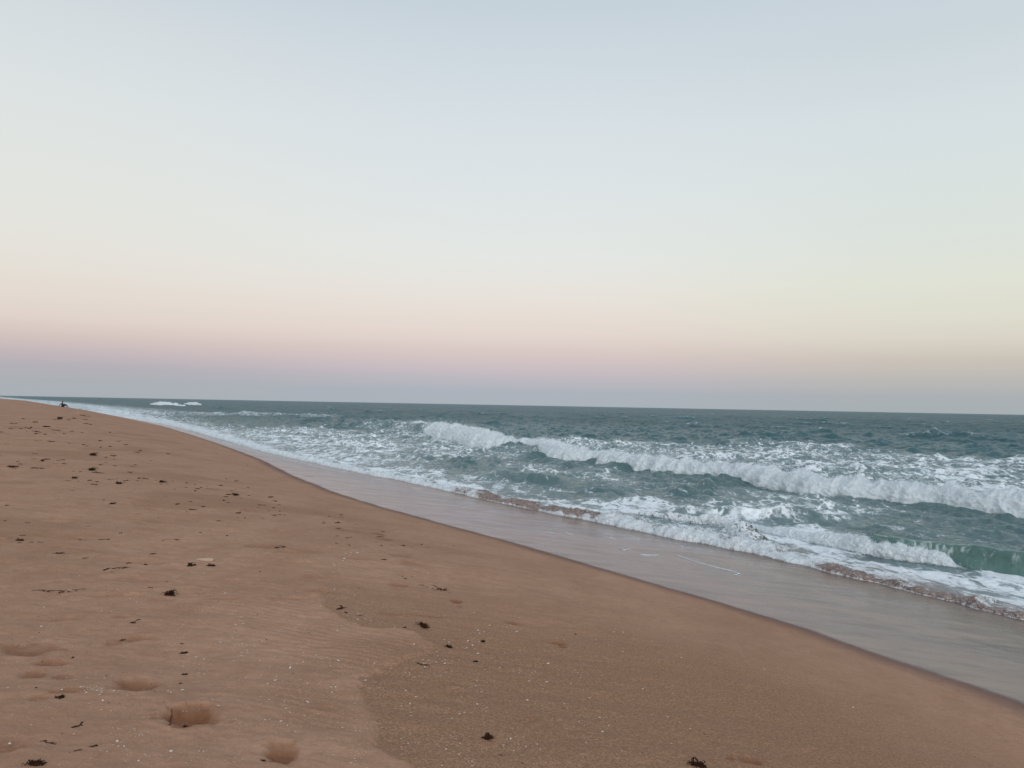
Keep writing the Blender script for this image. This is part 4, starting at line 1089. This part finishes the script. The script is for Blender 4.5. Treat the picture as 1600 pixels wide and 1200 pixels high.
def sands(PX, PY):
    """vectorised sight line -> sand for many points (iterated)"""
    D = Fv[None] * FPX + Rv[None] * (PX - 800)[:, None] - Uv[None] * (PY - 600)[:, None]
    u = D / D[:, 1:2]; y = (1.5 - EYE) / u[:, 2]
    for _ in range(40):
        z = base_z(u[:, 0] * y, y); y = 0.6 * y + 0.4 * (z - EYE) / u[:, 2]
    return u[:, 0] * y, y
nall = 19000
ci = r.choice(len(clus), nall, p=wts)
PX = np.array([clus[i][0] for i in ci]) + r.normal(size=nall) * np.array([clus[i][2] for i in ci])
PY = np.array([clus[i][1] for i in ci]) + r.normal(size=nall) * np.array([clus[i][3] for i in ci])
ok = (PX > -30) & (PX < 1630) & (PY > 790) & (PY < 1230); PX, PY = PX[ok], PY[ok]
# gather into small groups
sx_, sy_ = sands(PX, PY)
g_ = fbm2(sx_ * 3.5, sy_ * 3.5, 3, 201)
ss, tt_ = sq(sx_, sy_)
ok = (r.random(len(g_)) < smooth(-0.35, 0.55, g_)) & (ss < -0.8)
sx_, sy_, PX, PY = sx_[ok], sy_[ok], PX[ok], PY[ok]
dist = np.hypot(sx_, sy_)
size = np.exp(r.normal(size=len(sx_)) * 0.50) * 0.0042 * np.clip(dist / 4.5, 0.8, 1.8)
# the clearly visible ones
named = [(1102, 744.5)]
shown = [(285, 1083, 9), (262, 1085, 5), (267, 1088, 6), (12, 1078, 5), (156, 1090, 5), (466, 1132, 5), (461, 1145, 5), (593, 1073, 4), (650, 1084, 5), (641, 1095, 4), (756, 1177, 7), (691, 1187, 6), (627, 1143, 4), (638, 1151, 4), (729, 1193, 4), (612, 1187, 3),
         (734, 1171, 4), (668, 1031, 6), (681, 1033, 5), (579, 970, 6), (540, 867, 4), (523, 886, 4), (612, 981, 4), (694, 997, 4), (788, 1015, 5), (746, 1015, 5), (911, 1122, 4), (917, 1124, 4), (897, 1191, 3), (911, 1183, 3), (988, 1150, 4), (1193, 1166, 4), (1195, 1177, 4), (1180, 1174, 4), (1123, 1191, 4), (1125, 1197, 3.5), (827, 1062, 5), (828, 1054, 4),
         (648, 902, 4), (669, 898, 3.5), (329, 880, 3), (31, 1079, 4), (137, 1081, 3), (163, 1058, 4), (150, 1051, 3), (104, 1056, 4), (136, 1058, 4), (27, 1149, 4), (115, 1150, 4), (207, 1127, 3)]
shx, shy = sands(np.array([q[0] for q in shown], float), np.array([q[1] for q in shown], float))
shs = np.array([q[2] for q in shown]) * np.hypot(shx, shy) / FPX * 0.9
score = size / dist; order = np.argsort(-score)
ind = order[:300 - len(shown)]; rest = order[300 - len(shown):]
def put_shell(x, y, s):
    o = link('shell', FLM[r.integers(0, len(FLM))])
    o.location = (x, y, ground(x, y) + 0.10 * s); o.rotation_euler = (r.normal() * 0.25, r.normal() * 0.25, r.uniform(0, 6.28))
    o.scale = (s, s, s * r.uniform(0.25, 0.5))
    d_ = math.hypot(x, y); a_ = math.degrees(math.atan2(x, y))
    where = ('beyond the driftwood' if d_ > 9.5 else 'on the sand beside the driftwood' if a_ < -17 and d_ > 6.2 else 'among the footprints at the lower left' if a_ < -17 else
             'left of the coarse sand edge' if a_ < -11 else 'on the coarse sand right of the rippled patch' if a_ < 4 and d_ < 6 else 'around the thick kelp lump' if a_ < 4 else 'on the smooth lower right sand')
    tag(o, 'broken white shell fragment ' + where, 'shell', 'white shell fragments scattered on the sand')
for x, y, s in zip(shx, shy, shs): put_shell(float(x), float(y), float(s))
for i in ind: put_shell(float(sx_[i]), float(sy_[i]), float(size[i]) * 1.3)
Vs, Fs, o_ = [], [], 0
for i in rest:
    v, f = FL[i % 8]; a = r.uniform(0, 6.28); s = size[i] * 1.1
    vv = v * s; vv = np.stack([vv[:, 0] * math.cos(a) - vv[:, 1] * math.sin(a), vv[:, 0] * math.sin(a) + vv[:, 1] * math.cos(a), vv[:, 2] * 0.4], -1)
    vv += (sx_[i], sy_[i], ground(float(sx_[i]), float(sy_[i]))); Vs.append(vv); Fs.append(f + o_); o_ += len(v)
grit = link('shell_grit', new_mesh('shell_grit', np.concatenate(Vs), np.concatenate(Fs), None, False), MAT_SHELL)
tag(grit, 'fine white shell grit sprinkled over the brown sand', 'shell grit', kind='stuff')
# dark crumbs of weed
nall = 6000
PX = r.uniform(-40, 1640, nall); PY = 700 + 500 * r.random(nall) ** 0.8
cx, cy = sands(PX, PY)
g_ = fbm2(cx * 0.9, cy * 0.9, 4, 231); ss, _t = sq(cx, cy)
ok = (r.random(nall) < smooth(-0.05, 0.8, g_) * smooth(-1.0, -3.5, ss)) ; cx, cy = cx[ok], cy[ok]
Vs, Fs, o_ = [], [], 0
for i in range(len(cx)):
    v, f = FL[i % 8]; a = r.uniform(0, 6.28); dd = math.hypot(cx[i], cy[i]); s = math.exp(r.normal() * 0.4) * 0.0048 * max(1, min(dd / 5, 4))
    vv = v * s * np.array([1, r.uniform(0.3, 1), 0.8]); vv = np.stack([vv[:, 0] * math.cos(a) - vv[:, 1] * math.sin(a), vv[:, 0] * math.sin(a) + vv[:, 1] * math.cos(a), vv[:, 2]], -1)
    vv += (cx[i], cy[i], ground(float(cx[i]), float(cy[i]))); Vs.append(vv); Fs.append(f + o_); o_ += len(v)
crumbs = link('seaweed_crumbs', new_mesh('seaweed_crumbs', np.concatenate(Vs), np.concatenate(Fs), None, False), MAT_KELP)
tag(crumbs, 'tiny dark crumbs of dry seaweed sprinkled over the sand', 'seaweed crumbs', kind='stuff')

# ------------------------------------------------------------------ seated person
MAT_SKIN = simple('skin', (0.05, 0.028, 0.02), (0.07, 0.038, 0.027), 30, 0.6)
MAT_CLOTH = simple('dark_clothing', (0.012, 0.013, 0.016), (0.02, 0.021, 0.026), 60, 0.9)
MAT_HAIR = simple('dark_hair', (0.008, 0.006, 0.005), (0.015, 0.011, 0.009), 90, 0.7)
def skin_body(name, joints, edges, mat, parent, root=0, sub=2):
    me = bpy.data.meshes.new(name); me.from_pydata([j[0] for j in joints], edges, [])
    o = link(name, me, mat, parent)
    md = o.modifiers.new('skin', 'SKIN'); md.use_smooth_shade = True
    sv = me.skin_vertices[0].data
    for i, j in enumerate(joints):
        rr = j[1]; sv[i].radius = rr if isinstance(rr, tuple) else (rr, rr); sv[i].use_root = (i == root)
    ss_ = o.modifiers.new('sub', 'SUBSURF'); ss_.levels = sub; ss_.render_levels = sub
    return o
def person():
    g = on_sand(98, 636.0)
    P = empty('person', g); tag(P, 'person in dark clothes sitting on the far sand, leaning back on both hands', 'person')
    # x = toward the sea (picture right), y = away, z = up; metres
    J = [((0, 0, 0.13), (0.15, 0.13)),            # 0 pelvis
         ((-0.06, 0, 0.30), (0.14, 0.11)), ((-0.10, 0, 0.46), (0.17, 0.12)), ((-0.10, 0, 0.58), (0.10, 0.08)), ((-0.085, 0, 0.65), 0.055), ((-0.06, 0, 0.74), (0.084, 0.096)), ((-0.045, 0, 0.83), (0.08, 0.09)), ((-0.04, 0, 0.89), 0.04)]
    E = [(0, 1), (1, 2), (2, 3), (3, 4), (4, 5), (5, 6), (6, 7)]
    def chain(start, pts):
        i = start
        for p in pts:
            J.append(p); E.append((i, len(J) - 1)); i = len(J) - 1
        return i
    for s in (-1, 1):
        chain(0, [((0.05, s * 0.11, 0.14), 0.095), ((0.28, s * 0.15, 0.28 if s > 0 else 0.36), 0.08), ((0.46, s * 0.16, 0.42 if s > 0 else 0.5), 0.062), ((0.62, s * 0.16, 0.26 if s > 0 else 0.3), 0.056), ((0.80, s * 0.16, 0.07), 0.036), ((0.90, s * 0.17, 0.05), 0.032), ((1.0, s * 0.17, 0.05), 0.022)])
        h = chain(2, [((-0.12, s * 0.18, 0.53), 0.058), ((-0.24, s * 0.23, 0.38), 0.044), ((-0.34, s * 0.25, 0.24), 0.038), ((-0.42, s * 0.26, 0.07), 0.026), ((-0.47, s * 0.26, 0.03), (0.02, 0.036))])
        for k in range(5):
            a = (k - 2) * 0.30; q = 0.075 if k else 0.055
            if k == 0: a = -1.0
            chain(h, [((-0.47 - 0.5 * q * math.cos(a), s * 0.26 + 0.7 * q * math.sin(a), 0.022), 0.0095), ((-0.47 - 1.2 * q * math.cos(a), s * 0.26 + 1.2 * q * math.sin(a), 0.012), 0.008)])
    # nose and ears
    J.append(((0.035, 0, 0.775), 0.013)); E.append((5, len(J) - 1))
    skin_body('body', J, E, MAT_SKIN, P)
    T = [((0, 0, 0.14), (0.17, 0.15)), ((-0.06, 0, 0.30), (0.16, 0.13)), ((-0.10, 0, 0.46), (0.19, 0.14)), ((-0.10, 0, 0.57), (0.12, 0.095)), ((-0.09, 0, 0.62), 0.07)]
    TE = [(0, 1), (1, 2), (2, 3), (3, 4)]
    for s in (-1, 1):
        b = len(T); T += [((-0.12, s * 0.18, 0.53), 0.070), ((-0.24, s * 0.23, 0.38), 0.056), ((-0.34, s * 0.25, 0.24), 0.050), ((-0.40, s * 0.26, 0.12), 0.042)]; TE += [(2, b), (b, b + 1), (b + 1, b + 2), (b + 2, b + 3)]
    skin_body('shirt', T, TE, MAT_CLOTH, P)
    T = [((0, 0, 0.13), (0.17, 0.15))]; TE = []
    for s in (-1, 1):
        b = len(T); T += [((0.05, s * 0.11, 0.145), 0.108), ((0.28, s * 0.15, 0.28 if s > 0 else 0.36), 0.092), ((0.46, s * 0.16, 0.42 if s > 0 else 0.5), 0.075), ((0.62, s * 0.16, 0.26 if s > 0 else 0.3), 0.068), ((0.76, s * 0.16, 0.11), 0.052)]; TE += [(0, b)] + [(b + i, b + i + 1) for i in range(4)]
    skin_body('trousers', T, TE, MAT_CLOTH, P)
    skin_body('hair', [((-0.085, 0, 0.72), (0.09, 0.08)), ((-0.07, 0, 0.84), (0.125, 0.125)), ((-0.05, 0, 0.90), 0.075)], [(0, 1), (1, 2)], MAT_HAIR, P)
    P.rotation_euler = (0, 0, -0.15)
    k = 1.0
    d = math.hypot(g[0], g[1]); want = 8.6 * d / FPX; k = want / 0.95; print('person dist', d, 'scale', k)
    P.scale = (min(max(k, 1.1), 1.2),) * 3
person()
print('objects', len(bpy.data.objects))
